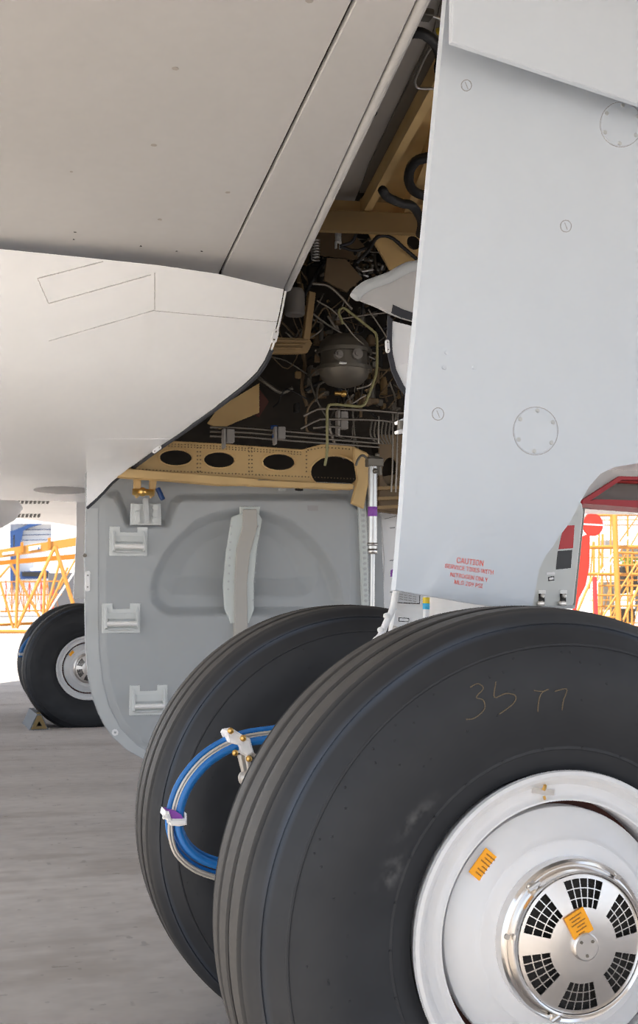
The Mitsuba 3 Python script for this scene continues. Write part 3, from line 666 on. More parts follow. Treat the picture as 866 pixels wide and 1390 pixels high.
# door strut
SP = YP(4.30)
a, b, c = SP.hit(506, 628), SP.hit(505.5, 752), SP.hit(505, 850)
sx = add(A + '__door_strut', cat([cyl(a, b, .028, 20), cyl(b, c, .015, 16)]), 'strut_metal', True, 'chrome door actuator rod')
add(sx + '__band', cyl(SP.hit(505.7, 688), SP.hit(505.7, 701), .0295, 20), 'purple', True, 'purple band')
add(sx + '__collar', cat([cyl(SP.hit(505.5, 737), SP.hit(505.5, 741), .033, 20), cyl(SP.hit(505.5, 745), SP.hit(505.5, 752), .031, 20)]), 'steel', True)
add(sx + '__end_fitting', cat([cyl(SP.hit(500, 622), SP.hit(518, 626), .022, 12), rbox(SP.hit(508, 628) + [0, 0, 0], (.10, .07, .05)), cyl(SP.hit(514, 630), SP.hit(515, 645), .018, 12), ball(SP.hit(512, 618), .016), tube([SP.hit(500, 624), SP.hit(492, 618), SP.hit(486, 624), SP.hit(483, 632)], .008, 8, 4), cyl(SP.hit(503, 640), SP.hit(503, 648), .012, 10), ball(SP.hit(507, 640) + [0, -.03, 0], .017)]), 'steel_dull', 30)

# ---------------------------------------------------------------- far side of the airliner seen under the belly
# row of vents in the underside of the far wing, drooped edge, engine fairing
fpl = ZP(FZ)
for (y0, x0, x1, n) in ((681.5, 2, 65, 12), (700, 26, 53, 6)):
    for i in range(n):
        x = x0 + (x1 - x0) * i / (n - 1); 
        q = fpl.poly([(x - 1.6, y0 - 2.6), (x + 2.4, y0 - 2.6), (x + 0.8, y0 + 2.2), (x - 2.6, y0 + 2.2)]); add(A + '__wing_vent', slab(fpl, q, .02, .004), 'dark', False)
nac = lathe([(0.02, 1.6), (.35, 1.2), (.62, .4), (.70, -.6), (.72, -2.0), (.6, -3.0)], 40, 'x'); nac.apply_translation([0, 0, 0])
nac.apply_scale([.24, .44, .44]); o = YP(12.5).hit(31, 690); nac.apply_translation(o + [-.384, 0, 0])
add(A + '__flap_fairing', nac, 'gloss_white', True, 'small grey rounded fairing under the far wing')

# red-edged flap housing behind the leg door
FP = YP(4.3)
add(A + '__aft_fairing', slab(FP, [(760, 580), (980, 560), (980, 652), (866, 652), (838, 649), (789, 684), (775, 690), (760, 690)], 0.05), 'wing_grey', False, 'warm grey fairing above the red edges')
fl = add(A + '__aft_flap', slab(YP(4.5), [(795, 655), (990, 640), (990, 690), (795, 690)], 0.05), 'bay_lining', False, 'grey flap recess with red edges')
add(fl + '__red_edge', slab(FP, [(788, 684), (788, 679), (838, 647), (990, 651), (990, 655), (841, 651.5), (797, 681)], 0.10, 0.03), 'red_dark', False, 'red edge')
add(fl + '__red_edge', slab(YP(4.4), [(836, 654), (843, 650), (990, 657), (990, 663)], 0.10, 0.03), 'red', False, 'red edge')
add(fl + '__red_edge', slab(FP, [(788, 684), (806, 678), (990, 684), (990, 699)], 0.30, 0.03), 'red_dark', False, 'red edge')

# ---------------------------------------------------------------- landing gear
G = thing('landing_gear', 'nearest landing gear leg with its large pale leg door and blue brake hoses', 'landing gear', 'landing gear legs')
GP = Plane((0, 0.42, 0), (0, -1, 0))
gd_px = [(613, -90), (606, 0), (575, 330), (555.5, 540), (547, 680), (537, 801), (570, 807), (600, 812), (640, 819), (690, 826), (719, 831), (722, 812), (729, 773), (738, 754), (755.6, 733), (773, 710), (788, 681), (800, 660), (815, 643), (834, 634), (866, 628.5), (920, 622), (1050, 618), (1050, -90)]
gpoly = GP.poly(gd_px)
dome_px = [(560, 812)] + [(575, 785), (592, 757), (615, 731), (645, 713), (675, 706), (705, 707), (732, 716), (752, 730)] + [(770, 760), (735, 835), (690, 832)]
dome = GP.poly(dome_px)
ports = [(727, 585, 33), (843, 169, 31)]
def g_h(uv):
    P = shapely.points(uv); d = np.where(shapely.contains(dome, P), shapely.distance(P, dome.exterior), 0)
    x = np.clip(d / 0.03, 0, 1)
    return 0.013 * x * x * (3 - 2 * x)
gm = surf_panel(gpoly, lambda uv: GP.xyz(uv, g_h(uv)), lambda uv: np.tile(GP.n, (len(uv), 1)), 0.035, 0.02)
gm.merge_vertices(digits_vertex=5)
LD = add(G + '__leg_door', gm, 'door_white', 40, 'large pale grey leg door with red caution lettering')
mpp = 0
def scr(x, y, r, m='door_white', h=.003):
    p = GP.hit(x, y); k = add(LD + '__screw', lathe([(0, -h), (r * .8, -h), (r, -h * .5), (r, .001)], 14, 'y').apply_translation(p), m, 30)
def ringat(cx, cy, rpx, w, m, name, h=.0008):
    q = Polygon([GP.uv(cx + (rpx) * math.cos(t) * .93, cy + rpx * math.sin(t)) for t in np.linspace(0, 2 * np.pi, 48, endpoint=False)])
    add(LD + '__' + name, slab(GP, q.difference(q.buffer(-w)), .004, h), m, False)
    return q
for cx, cy, r in ports:
    q = ringat(cx, cy, r, .0018, 'grey_ink', 'port_seam')
    add(LD + '__port_cover', slab(GP, q.buffer(-.004), .004, .0012, .0008), 'door_white', False, 'round bolted cover')
    for k in range(6):
        a = math.radians(85 + 60 * k); scr(cx + .84 * r * .93 * math.cos(a), cy - .84 * r * math.sin(a), .0065, 'bay_grey_light', .0045)
for cx, cy, r in ((633, 116, 8), (768, 307, 8.5), (594.5, 562, 9)):
    q = ringat(cx, cy, r, .0022, 'grey_ink', 'quick_fastener')
    add(LD + '__quick_fastener', slab(GP, q.buffer(-.003), .003, .001), 'door_white', False)
    u = np.array(GP.uv(cx, cy)); add(LD + '__quick_fastener', slab(GP, LineString([u - [.004, -.009], u + [.004, -.009]]).buffer(.0010), .003, .0016), 'grey_ink', False)
for x, y in ((606, 479), (602, 499), (643, 499)): scr(x, y, .0062, 'door_white', .005)
# red caution lettering, tilted like the lower edge
rows = [('CAUTION', 617, 757.5, 653, 762, .0150), ('SERVICE TIRES WITH', 601.5, 766, 666.5, 775, .0112), ('NITROGEN ONLY', 608.5, 777.5, 659, 785, .0112), ('MLG 209 PSI', 614, 787.5, 652, 793.5, .0112)]
for s, x0, y0, x1, y1, h in rows:
    m = meshkit.text_mesh(s, 1.0, .1)
    lo, hi = m.bounds; a, b = GP.uv(x0, y0 + 5.0 * h / .0112), GP.uv(x1, y1 + 5.0 * h / .0112)
    L = math.dist(a, b); ang = math.atan2(b[1] - a[1], b[0] - a[0]); v = np.array(m.vertices); v[:, 0] = (v[:, 0] - lo[0]) / (hi[0] - lo[0]) * L; v[:, 1] *= h; v[:, 2] *= .003
    c, s_ = math.cos(ang), math.sin(ang); uv = np.c_[a[0] + v[:, 0] * c - v[:, 1] * s_, a[1] + v[:, 0] * s_ + v[:, 1] * c]
    m = trimesh.Trimesh(GP.xyz(uv, np.where(v[:, 2] > 0, g_h(uv) + .0012, g_h(uv) - .001)), m.faces, process=False)
    add(LD + '__caution_text', m, 'red_text', False, 'red line of text reading ' + s)
# upper panel in front, leaning outward at its foot
UPp = Plane((0, 0.30, 2.0), (0, -1, 0.10))
UPp = Plane(YP(0.30).hit(740, 100), (0.05, -1, -0.12))
up = UPp.poly([(616, -120), (614, 0), (613.5, 57), (866, 141), (1050, 202), (1050, -120)])
add(G + '__upper_panel', slab(UPp, up, 0.02, 0, 0.003), 'door_white', False, 'slanting upper panel overlapping the leg door')
# white fairing pieces seen between leg door and bay
QP = YP(2.2)
top_px = [(480, 402), (486, 394), (497, 386), (512, 380), (530, 373), (548, 363), (562, 359), (600, 356), (700, 362)]
low_px = [(700, 470), (600, 446), (566, 437), (545, 431), (530, 425), (512, 416), (492, 408)]
fz = add(G + '__leg_fairing', slab(QP, top_px + low_px, 0.02, 0, .003), 'wing_grey', False, 'upper white leg fairing with a thick grey edge')
add(fz + '__edge_roll', tube([QP.hit(x, y + 3) + [0, -.012, 0] for x, y in top_px], .024, 12, 5), 'bay_grey_light', True, 'rounded pale grey edge')
add(fz + '__seal_band', slab(QP, [(531, 425), (545, 431), (566, 437), (600, 447), (600, 432), (566, 427), (548, 421), (533, 414)], .01, .006), 'seal_dark', False, 'dark seal band')
fz = add(G + '__leg_fairing', slab(QP, [(531, 434), (530, 460), (531, 480), (536, 502), (545, 522), (556, 538), (620, 580), (700, 600), (700, 474), (600, 450), (566, 443)], 0.02, -.01, .003), 'white_fairing', False, 'lower white leg fairing with a dark seal')
add(fz + '__seal_band', slab(QP, [(527, 428), (526, 460), (527, 482), (532, 504), (541, 524), (553, 541), (558, 546), (558, 538), (547, 521), (538, 502), (533, 480), (532, 460), (533, 434)], .01, .0), 'seal_dark', False, 'dark seal band')
pad(Plane(QP.o + QP.n * .004, QP.n), 526, 470, .018, .058, 4, G)
for x, y in ((559, 481), (559, 489)): add(G + '__purple_clip', ball(QP.hit(x, y) + [0, -.02, 0], .009), 'purple', True)
EP = YP(0.60)
for y in (571, 584):
    add(G + '__edge_bracket', slab(EP, [(540, y), (556, y - 7), (570, y - 7), (570, y + 1), (541, y + 4)], .03), 'gloss_white', False)
p = EP.hit(544, 577); add(G + '__edge_bracket', cyl(p + [0, 0, -.012], p + [0, 0, .012], .009, 10), 'steel_dull', 30)
# main leg, white with placard, and bogie
add(G + '__leg', cat([cyl((0.26, .92, 1.02), (0.62, .92, 3.1), .19, 40)]), 'gloss_white', True, 'white main leg cylinder')
LP = YP(0.80)
lb = add(G + '__leg_box', slab(LP, [(539, 770), (583, 770), (581, 858), (528, 880), (530, 858), (534, 830)], .022, 0, .006), 'gloss_white', False, 'white leg housing with a placard')
pq = LP.poly([(539.5, 802), (570, 807), (569.5, 820), (538.5, 818.5)])
add(lb + '__placard', slab(LP, pq, .004, .002), 'placard_black', False, 'dark framed data placard')
add(lb + '__placard', slab(LP, pq.buffer(-.0025), .004, .003), 'slat_grey', False)
inkl = [slab(LP, [(542 + 6 * i, 806 + i + 3.2 * j), (546.4 + 6 * i, 806.6 + i + 3.2 * j), (546.4 + 6 * i, 807.8 + i + 3.2 * j), (542 + 6 * i, 807.2 + i + 3.2 * j)], .002, .0036) for i in range(4) for j in range(3)]
k = add(lb + '__placard_lines', cat(inkl), 'grey_ink', False); stuff(k)
pq = LP.poly([(541, 838), (555, 839), (555, 844.5), (541, 843.5)])
add(lb + '__small_placard', slab(LP, pq, .004, .002), 'placard_black', False); add(lb + '__small_placard', slab(LP, pq.buffer(-.002), .004, .003), 'gloss_white', False)
LQ = YP(0.74)
hs = add(G + '__leg_hose', tube([LQ.hit(579, 790), LQ.hit(579, 812), LQ.hit(578, 840), LQ.hit(574, 880)], .009, 10, 4), 'gloss_white', True)
add(hs + '__yellow_band', cyl(LQ.hit(578.6, 811), LQ.hit(578.6, 819), .0105, 12), 'yellow', True, 'yellow band'); add(hs + '__cyan_band', cyl(LQ.hit(578.5, 819), LQ.hit(578.3, 827), .0105, 12), 'cyan', True, 'cyan band')
p = LQ.hit(535, 825); add(lb + '__cyan_clip', rbox(p, (.012, .01, .02)), 'cyan', False)
# braided white harness down beside the tyre
hp = [LQ.hit(x, y) for x, y in ((541, 790), (537, 806), (533, 826), (524, 846), (517, 862), (508, 872), (500, 890))]
hn = add(G + '__harness', tube(hp, .010, 10, 5), 'gloss_white', True, 'white braided harness')
for x, y in ((526, 836), (518, 855), (530, 862)): add(hn + '__clamp', ball(LQ.hit(x, y), .014, 1, (1, .8, .7)), 'bar_white', True)
add(G + '__harness', tube([LQ.hit(x, y) for x, y in ((537, 850), (534, 860), (526, 870), (515, 880))], .008, 8, 4), 'silver_hose', True)
# light brace panel further inboard, right of the door strut
BP = YP(5.1)
bq = add(G + '__side_brace', slab(BP, [(513, 650), (600, 650), (660, 680), (660, 900), (516, 900), (521, 760)], .05, 0, .006), 'gloss_white', False, 'white side brace panel with small markings')
add(bq + '__tag', slab(BP, [(530, 774), (535, 772), (535, 782), (530, 783)], .002, .0015), 'purple', False)
for y0 in (716, 760, 803): add(bq + '__tag', slab(BP, [(529, y0), (536, y0 - .6), (536, y0 + 1), (529, y0 + 1.6)], .002, .0015), 'grey_ink', False)
add(bq + '__tag', slab(BP, [(522, 704), (538, 700), (538, 701), (522, 705)], .002, .0015), 'grey_ink', False)
# axle, bogie beam, brakes
YW = 1.32
add(G + '__axle', cat([cyl((0, -.1, HZ), (0, YW + .1, HZ), .075, 24), cyl((1.98, -.1, HZ), (1.98, YW + .1, HZ), .075, 24)]), 'gloss_white', True)
add(G + '__bogie_beam', cat([cyl((-.05, YW / 2, HZ + .02), (2.1, YW / 2, HZ + .02), .12, 28), cyl((.99, YW / 2, HZ - .1), (.45, .92, 1.25), .16, 28)]), 'gloss_white', True)
for y, s in ((.12, 1), (YW - .12, -1)): add(G + '__brake', lathe([(.08, y), (.25, y), (.25, y + .14 * s), (.20, y + .17 * s), (.08, y + .17 * s)], 40, 'y').apply_translation([0, 0, HZ]), 'steel_dull', 30)
# blue brake hose loop
HPl = YP(.62)
loop = [(400, 990), (372, 996), (350, 999), (330, 1003), (305, 1013), (280, 1029), (260, 1050), (246, 1073), (238, 1098), (236, 1118), (241, 1138), (252, 1155), (268, 1168), (290, 1177), (320, 1184)]
lc = spline(np.array([HPl.hit(*p) for p in loop]), 5)
tn = np.gradient(lc, axis=0); tn /= np.linalg.norm(tn, axis=1, keepdims=True); nr = np.cross(tn, [0, 1.0, 0])
px1 = 3.25 / FPX
w = np.linspace(0, 1, len(lc))
for off, dy, r, m in ((-7.5, .0, 3.6, 'blue_hose'), (-3.6, -.012, 2.1, 'silver_hose'), (-.4, -.012, 2.1, 'silver_hose'), (5.0, -.016, 4.8, 'blue_hose'), (9.5, .015, 3.0, 'blue_hose'), (1.0, .014, 3.4, 'blue_hose')):
    # silver hoses cross over to the outer side on the lower half
    sw = 0 if m == 'blue_hose' else 9.0
    o_ = off * px1 + 0 * w
    if m == 'silver_hose': o_ = o_ - sw * px1 * np.clip((w - .58) / .18, 0, 1)
    add(G + '__brake_hose', tube(lc + nr * o_[:, None] + np.array([0, dy, 0]), r * px1 * 1.15, 10), m, True, 'blue brake hose' if m == 'blue_hose' else 'silver braided hose')
def seg(px, py, d=0): return YP(.60 + d).hit(px, py)
hc = G + '__hose_bracket'
kp = add(hc, slab(YP(.585), [(306, 997), (309, 993), (319, 991), (333, 1000), (340, 1003), (345, 1022), (336, 1028), (328, 1024), (324, 1012), (311, 1008)], .07, 0, .005), 'gloss_white', False, 'white hose bracket with gold bolts')
for x, y in ((313, 992), (330, 1002), (338, 1030), (319, 1022)): add(kp + '__bolt', ball(seg(x, y, -.02), .009, 1), 'brass', False)
add(kp + '__arm', cat([tube([seg(326, 1024), seg(330, 1040), seg(334, 1056)], .009, 10), tube([seg(334, 1024), seg(337, 1040), seg(339, 1056)], .009, 10), ball(seg(334, 1056), .022, 2), tube([seg(340, 1022), seg(349, 1028), seg(360, 1026)], .006, 8)]), 'silver_hose', True)
kp = add(G + '__hose_clamp', cat([slab(YP(.575), [(222, 1108), (224, 1100), (230, 1103), (233, 1112), (252, 1112), (252, 1104), (254, 1105), (254, 1120), (244, 1122), (232, 1121)], .06, 0, .004)]), 'gloss_white', False, 'white hose clamp with a purple lining')
add(kp + '__lining', slab(YP(.585), [(226, 1100), (238, 1101), (246, 1106), (249, 1112), (246, 1121), (244, 1112), (234, 1112)], .05), 'purple', False, 'purple lining')
for x, y in ((221, 1109), (227, 1114), (224, 1104)): add(kp + '__bolt', cyl(seg(x, y, -.02), seg(x + 5, y, -.02), .006, 8), 'bar_white', False)

# small grey panel with red placard, aft of the leg door
SPn = YP(0.62)
sp = add(G + '__aft_panel', slab(SPn, [(700, 660), (784, 676), (791, 684), (793, 694), (786, 760), (780, 818), (777, 825), (700, 827)], .03, 0, .006), 'panel_grey', False, 'small grey panel with a red placard behind the leg door')
add(sp + '__red_placard', slab(SPn, [(765, 713.5), (779.5, 713), (777.5, 744), (758, 745.5)], .003, .0015), 'label_red', False, 'red placard')
add(sp + '__black_placard', slab(SPn, [(757, 748), (776.5, 746.5), (774.5, 771), (754.5, 773)], .003, .0015), 'placard_black', False, 'dark placard')
add(sp + '__white_label', slab(SPn, [(742, 777), (753, 776.5), (753, 780), (742, 780.5)], .003, .0015), 'gloss_white', False); add(sp + '__white_label', slab(SPn, [(744, 783), (752, 782), (752, 788), (744, 789)], .003, .0015), 'placard_black', False); add(sp + '__white_label', slab(SPn, [(745.2, 784.2), (751, 783.5), (750.8, 786.6), (745.2, 787.4)], .003, .0024), 'gloss_white', False)
add(sp + '__lower_lip', slab(SPn, [(718, 823), (779, 821.5), (778, 826), (718, 827)], .02, .01), 'bay_grey', False)
for x in (734, 763):
    k = add(sp + '__catch', slab(SPn, [(x - 3, 806), (x + 4, 806), (x + 4, 822), (x - 3, 822)], .012, .006), 'dark', False)
    add(sp + '__catch', cat([rbox(SPn.hit(x - 3, 819) + [0, -.012, 0], (.022, .02, .014)), rbox(SPn.hit(x, 809) + [0, -.012, 0], (.010, .02, .014))]), 'steel', False)
    add(sp + '__catch', slab(SPn, [(x - 3, 801), (x + 6, 801), (x + 6, 806), (x - 3, 806)], .01, .004), 'bar_white', False)
add(sp + '__edge_trim', tube([SPn.hit(793, 690) + [.003, .01, 0], SPn.hit(786, 760) + [.003, .01, 0], SPn.hit(780, 822) + [.003, .01, 0]], .005, 8), 'bay_lining', True)

# the far gear
G2 = thing('landing_gear', 'far landing gear leg standing beyond the grey bay door', 'landing gear', 'landing gear legs')
FY = 10.754
fl_ = YP(FY + 1.0)
add(G2 + '__leg_door', slab(fl_, [(104, 640), (118, 640), (300, 640), (300, 830), (118, 830), (114, 813), (99.5, 812), (104, 720)], .04), 'gloss_white', False)
add(G2 + '__leg', cyl((.3, FY + .66, 1.0), (.3, FY + .66, 2.93), .19, 24), 'gloss_white', True)
add(G2 + '__bogie_beam', cyl((-.05, FY + .66, HZ), (2.1, FY + .66, HZ), .12, 20), 'gloss_white', True)
add(G2 + '__axle', cyl((0, FY - .1, HZ), (0, FY + YW + .1, HZ), .075, 20), 'gloss_white', True)
fh = YP(FY + .62)
add(G2 + '__brake_hose', tube([fh.hit(x, y) for x, y in ((60, 858), (45, 864), (34, 874), (29, 884), (28, 892))], .022, 8, 4), 'blue_hose', True, 'blue brake hose')
add(G2 + '__hose_clamp', rbox(fh.hit(28.5, 888), (.05, .05, .03)), 'gloss_white', False)

# ---------------------------------------------------------------- wheels
def groove_prof():
    out = [(.33, -.16), (.345, -.195), (.36, -.205), (.39, -.214), (.392, -.2165), (.396, -.2165), (.398, -.216), (.43, -.232), (.47, -.246), (.52, -.254), (.56, -.250), (.59, -.2415), (.613, -.2315), (.615, -.2335), (.619, -.2325), (.621, -.228), (.640, -.214), (.6605, -.191), (.6625, -.1935), (.668, -.186), (.676, -.172), (.686, -.153)]
    def crown(y): return .70 - .30 * y * y - 60 * max(0, abs(y) - .10) ** 3 * .3
    ys = []
    for c in (-.135, -.045, .045, .135):
        for dy, dd in ((-.0130, 0), (-.0095, .009), (.0095, .009), (.0130, 0)): ys.append((crown(c + dy) - dd, c + dy))
    mid = [(crown(y), y) for y in (-.10, -.08, .0, .08, .10)]
    full = out + sorted(ys + mid, key=lambda q: q[1]) + [(r, -y) for r, y in out[::-1]]
    return full
def tyre_mesh():
    m = lathe(groove_prof(), 240, 'y', closed=True); v = np.array(m.vertices)
    low = np.clip((-HZ + .02 - v[:, 2]) / .06, 0, 1)
    v[:, 1] *= 1 + .05 * np.clip((-v[:, 2] - .30) / .3, 0, 1) * (np.hypot(v[:, 0], v[:, 2]) > .42)
    v[:, 2] = np.maximum(v[:, 2], -HZ + .0005)
    return trimesh.Trimesh(v, m.faces, process=False)
TY = mikit.ply(tyre_mesh(), 'rubber', 30)
rim_m = lathe([(.30, -.05), (.335, -.10), (.335, -.19), (.343, -.213), (.348, -.220), (.346, -.229), (.338, -.231), (.330, -.226), (.324, -.212), (.316, -.205), (.300, -.2035), (.292, -.207), (.2860, -.214), (.2825, -.2145), (.2815, -.209), (.2815, -.10)], 128, 'y')
RIM = mikit.ply(rim_m, 'rim_white', 30)
GAP = mikit.ply(lathe([(.287, -.13), (.25, -.13)], 96, 'y'), 'rust_gap', 30)
DISC = mikit.ply(lathe([(.266, -.15), (.2665, -.180), (.265, -.1855), (.259, -.189), (.215, -.210), (.205, -.222), (.198, -.227), (.17, -.230), (.165, -.228), (.165, -.18)], 128, 'y'), 'rim_white', 30)
RING = mikit.ply(lathe([(.169, -.20), (.1685, -.256), (.164, -.263), (.158, -.261), (.154, -.256), (.1515, -.262), (.1495, -.283), (.1465, -.289), (.143, -.286), (.1415, -.25)], 128, 'y'), 'chrome', 30)
def cap_mesh():
    disc = Point(0, 0).buffer(.1415, quad_segs=40)
    for k in range(6):
        a0 = math.radians(86 + 60 * k); half = math.radians(20.5)
        for i in range(5):
            for j in range(3):
                r0, r1 = .076 + j * .0195 + .0010, .076 + (j + 1) * .0195 - .0010
                g0, g1 = a0 - half + i * 2 * half / 5, a0 - half + (i + 1) * 2 * half / 5
                e = .0010
                q = Polygon([(r0 * math.cos(g0 + e / r0), r0 * math.sin(g0 + e / r0)), (r0 * math.cos(g1 - e / r0), r0 * math.sin(g1 - e / r0)), (r1 * math.cos(g1 - e / r1), r1 * math.sin(g1 - e / r1)), (r1 * math.cos((g0 + g1) / 2), r1 * math.sin((g0 + g1) / 2)), (r1 * math.cos(g0 + e / r1), r1 * math.sin(g0 + e / r1))])
                disc = disc.difference(q)
    def S(uv): r = np.hypot(uv[:, 0], uv[:, 1]); return np.c_[uv[:, 0], -.280 - .018 * np.sin(np.clip((.1415 - r) / .115, 0, 1) * np.pi / 2), uv[:, 1]]
    m = surf_panel(disc, S, lambda uv: np.tile([0, -1.0, 0], (len(uv), 1)), .003, .008); m.merge_vertices(digits_vertex=6)
    return m
CAP = mikit.ply(cap_mesh(), 'brushed', 40)
BACK = mikit.ply(lathe([(.0, -.262), (.143, -.262), (.143, -.25), (0, -.25)], 64, 'y'), 'dark', 30)
BOSS = mikit.ply(lathe([(.0, -.309), (.0255, -.309), (.0285, -.306), (.029, -.294)], 40, 'y'), 'brushed', 30)
def off(o): return T().translate([float(x) for x in o])
def put(key, d, o, label=None):
    key = numbered(key); scene[key] = {**d, 'to_world': off(o)}
    if label: labels[key] = {'label': label}
    return key
def hub(wk, o, detail):
    r = put(wk + '__rim', RIM, o, 'white wheel rim'); put(wk + '__rim_gap', GAP, o); dk = put(wk + '__hub_disc', DISC, o, 'white hub disc')
    rg = put(wk + '__hub_ring', RING, o, 'chrome clamp ring'); cp = put(wk + '__hub_cap', CAP, o, 'brushed metal vented hub cap'); put(cp + '__vent_back', BACK, o); put(cp + '__boss', BOSS, o)
    o = np.array(o)
    def at(ang, rr, y): a = math.radians(ang); return o + [rr * math.cos(a), y, rr * math.sin(a)]
    def sticker(pl_o, w, h, rot, host, tilt):
        M = np.eye(4); c, s = math.cos(math.radians(rot)), math.sin(math.radians(rot))
        n = np.array([0, -1.0, tilt]); n /= np.linalg.norm(n); e1 = np.array([1.0, 0, 0]); e2 = np.cross(n, e1)
        a, b = e1 * c + e2 * s, -e1 * s + e2 * c; M[:3, 0], M[:3, 1], M[:3, 2], M[:3, 3] = a, b, n, pl_o
        q = trimesh.creation.box([w, h, .003]); q.apply_transform(M); kk = add(host + '__sticker', q, 'orange_label', False, 'orange sticker')
        if detail:
            ln = []
            for j, (l, x) in enumerate(((.7, 0), (.5, -.1), (.8, 0), (.45, .1), (.6, 0), (.35, -.15))):
                z = trimesh.creation.box([w * l * .9, h * .045, .001]); z.apply_translation([w * x * .5, h * (.36 - .14 * j), .0018]); ln.append(z)
            z = cat(ln); z.apply_transform(M); add(kk + '__print', z, 'ink_orange', False)
        return M
    M = sticker(at(139.5, .234, -.2025), .046, .062, -40, dk, .0)
    if detail:
        z = [bx([.034 + .006 * i, -.014, .0005], [.0022, .040 - .006 * i, .002]) for i in range(3)]; z = cat(z); z.apply_transform(M); add(dk + '__print', z, 'grey_ink', False)
        sticker(at(106, .0475, -.3005), .048, .053, 27, cp, -.0)
        for ang in (40, 140, 270): p = at(ang, .017, -.309); add(cp + '__screw', lathe([(0, -.0015), (.0035, -.0015), (.0035, .001)], 10, 'y').apply_translation(p), 'steel_dull', 30)
        for ang in (130, 10, 250): 
            p = at(ang, .157, -.268); add(rg + '__clamp_lug', cat([rbox(p, (.026, .014, .016)), cyl(p + [-.012, -.008, -.004], p + [.012, -.010, .010], .005, 8)]), 'steel', 30)
        for ang in (172, 52): p = at(ang, .161, -.263); add(rg + '__screw', cyl(p, p + [0, -.006, 0], .006, 10), 'steel', 30)
        p = at(98, .306, -.206); R = trimesh.transformations.rotation_matrix(math.radians(-8), [0, -1, 0]); q = trimesh.creation.box([.052, .006, .012]); q.apply_transform(R); q.apply_translation(p)
        vk = add(r + '__valve_plate', q, 'steel', False); 
        p = at(98, .310, -.212); add(vk + '__valve_stem', cat([cyl(p, p + [0, -.006, .010], .004, 8), cyl(p + [0, 0, -.014], p + [0, -.004, -.02], .003, 8)]), 'brass', 30)
        for k in range(26):
            a = 90 + 360 * (k + .5) / 26; p = at(a, .396, -.2165); add(wk + '__vent_nub', ball(p, .0028, 1), 'rubber', True)
specs = [((0, 0, HZ), 'nearest and largest black aircraft tyre with a white vented hub and orange stickers', True, True),
         ((0, YW, HZ), 'big black tyre second from the camera, partly behind the blue brake hoses', False, False),
         ((0, FY, HZ), 'far black wheel with white hub held by the triangular chock', True, False),
         ((0, FY + YW, HZ), 'farthest tyre, a dark rim showing left of the far white-hubbed wheel', False, False)]
for o, lab, hubbed, det in specs:
    wk = thing('wheel', lab, 'wheel', 'aircraft wheels')
    tk = put(wk + '__tire', TY, o, 'black grooved tire')
    if hubbed: hub(wk, o, det)
    else:
        put(wk + '__rim', RIM, o, 'white wheel rim'); put(wk + '__hub_disc', mikit.ply(lathe([(.28, -.12), (.05, -.12)], 64, 'y'), 'steel_dull', 30), o)
    if det: WK, TK = wk, tk
# chalked number on the sidewall of the near tyre
def wall_y(x, z):
    r = math.hypot(x, z - HZ); pr = [(rr, yy) for rr, yy in groove_prof()[:22]]; return np.interp(r, [q[0] for q in pr], [q[1] for q in pr])
CPl = YP(-.245)
for s in ([(638, 933), (648, 928), (655, 934), (645, 946), (654, 950), (655, 962), (642, 974), (630, 976)], [(672, 925), (669, 946), (684, 941), (697, 944), (694, 955), (676, 969)], [(722, 937), (734, 938), (742, 935), (732, 941), (729, 954), (729, 966)], [(750, 938), (766, 935), (763, 950), (762, 964)]):
    P = [CPl.hit(*p) for p in s]; P = spline(np.array(P), 5); P = np.array([[q[0], wall_y(q[0], q[2]) - .0006, q[2]] for q in P]); add(TK + '__chalk_mark', tube(P, .0013, 6), 'chalk', True, 'chalked figure')
# little vent hairs on the sidewalls of the two near tyres
for o in ((0, 0), (0, YW)):
    key = WK if o[1] == 0 else 'wheel_001'
    for i in range(44):
        a = math.radians(RNG.uniform(80, 200)); r = RNG.choice([.50, .54, .58, .60]); x, z = r * math.cos(a), HZ + r * math.sin(a)
        add(key + '__vent_nub', ball([x, o[1] + wall_y(x, z), z], .0024, 1), 'rubber', True)

# wheel chock
o = ZP(0.0).hit(53, 991); M = np.eye(4)
ck = thing('wheel_chock', 'triangular grey rubber chock with a yellow end wedged against the far wheel', 'wheel chock')
tri = Polygon([(-.10, 0), (.10, 0), (.025, .165), (-.025, .165)]); tri2 = Polygon([(-.033, .04), (.033, .04), (0, .095)])
ang = math.radians(3); c, s = math.cos(ang), math.sin(ang)
def chock(poly, y0, y1):
    m = ext(poly, y1 - y0); v = np.array(m.vertices); x, y, z = v[:, 0], -v[:, 2] + (y1 - y0) + y0, v[:, 1]
    return trimesh.Trimesh(np.c_[o[0] + x * c - y * s, o[1] + x * s + y * c, z], m.faces, process=False)
add(ck + '__body', chock(tri.difference(tri2), 0.01, .80), 'chock_rubber', False); add(ck + '__end_plate', chock(tri.buffer(-.012).difference(tri2), -.012, .01), 'chock_yellow', False, 'yellow end plate')
add(ck + '__stripe', bx(o + [0.0, .14, .1665], [.04, .22, .004]), 'chock_yellow', False)

# ---------------------------------------------------------------- background
def beams(key, segs, Y, mat, depth=.0):
    for item in segs:
        (x0, y0), (x1, y1), w = item[:3]; m = item[3] if len(item) > 3 else mat; Yb = Y + (item[4] if len(item) > 4 else 0); nm = item[5] if len(item) > 5 else 'brace'
        a, b = YP(Yb).hit(x0, y0), YP(Yb).hit(x1, y1); r = w / FPX * (Yb + 2.5) / 2
        add(key + '__' + nm, tube([a, b], r, 8), m, True)
def gy(Y): return 1.347 * FPX / (Y + 2.6)
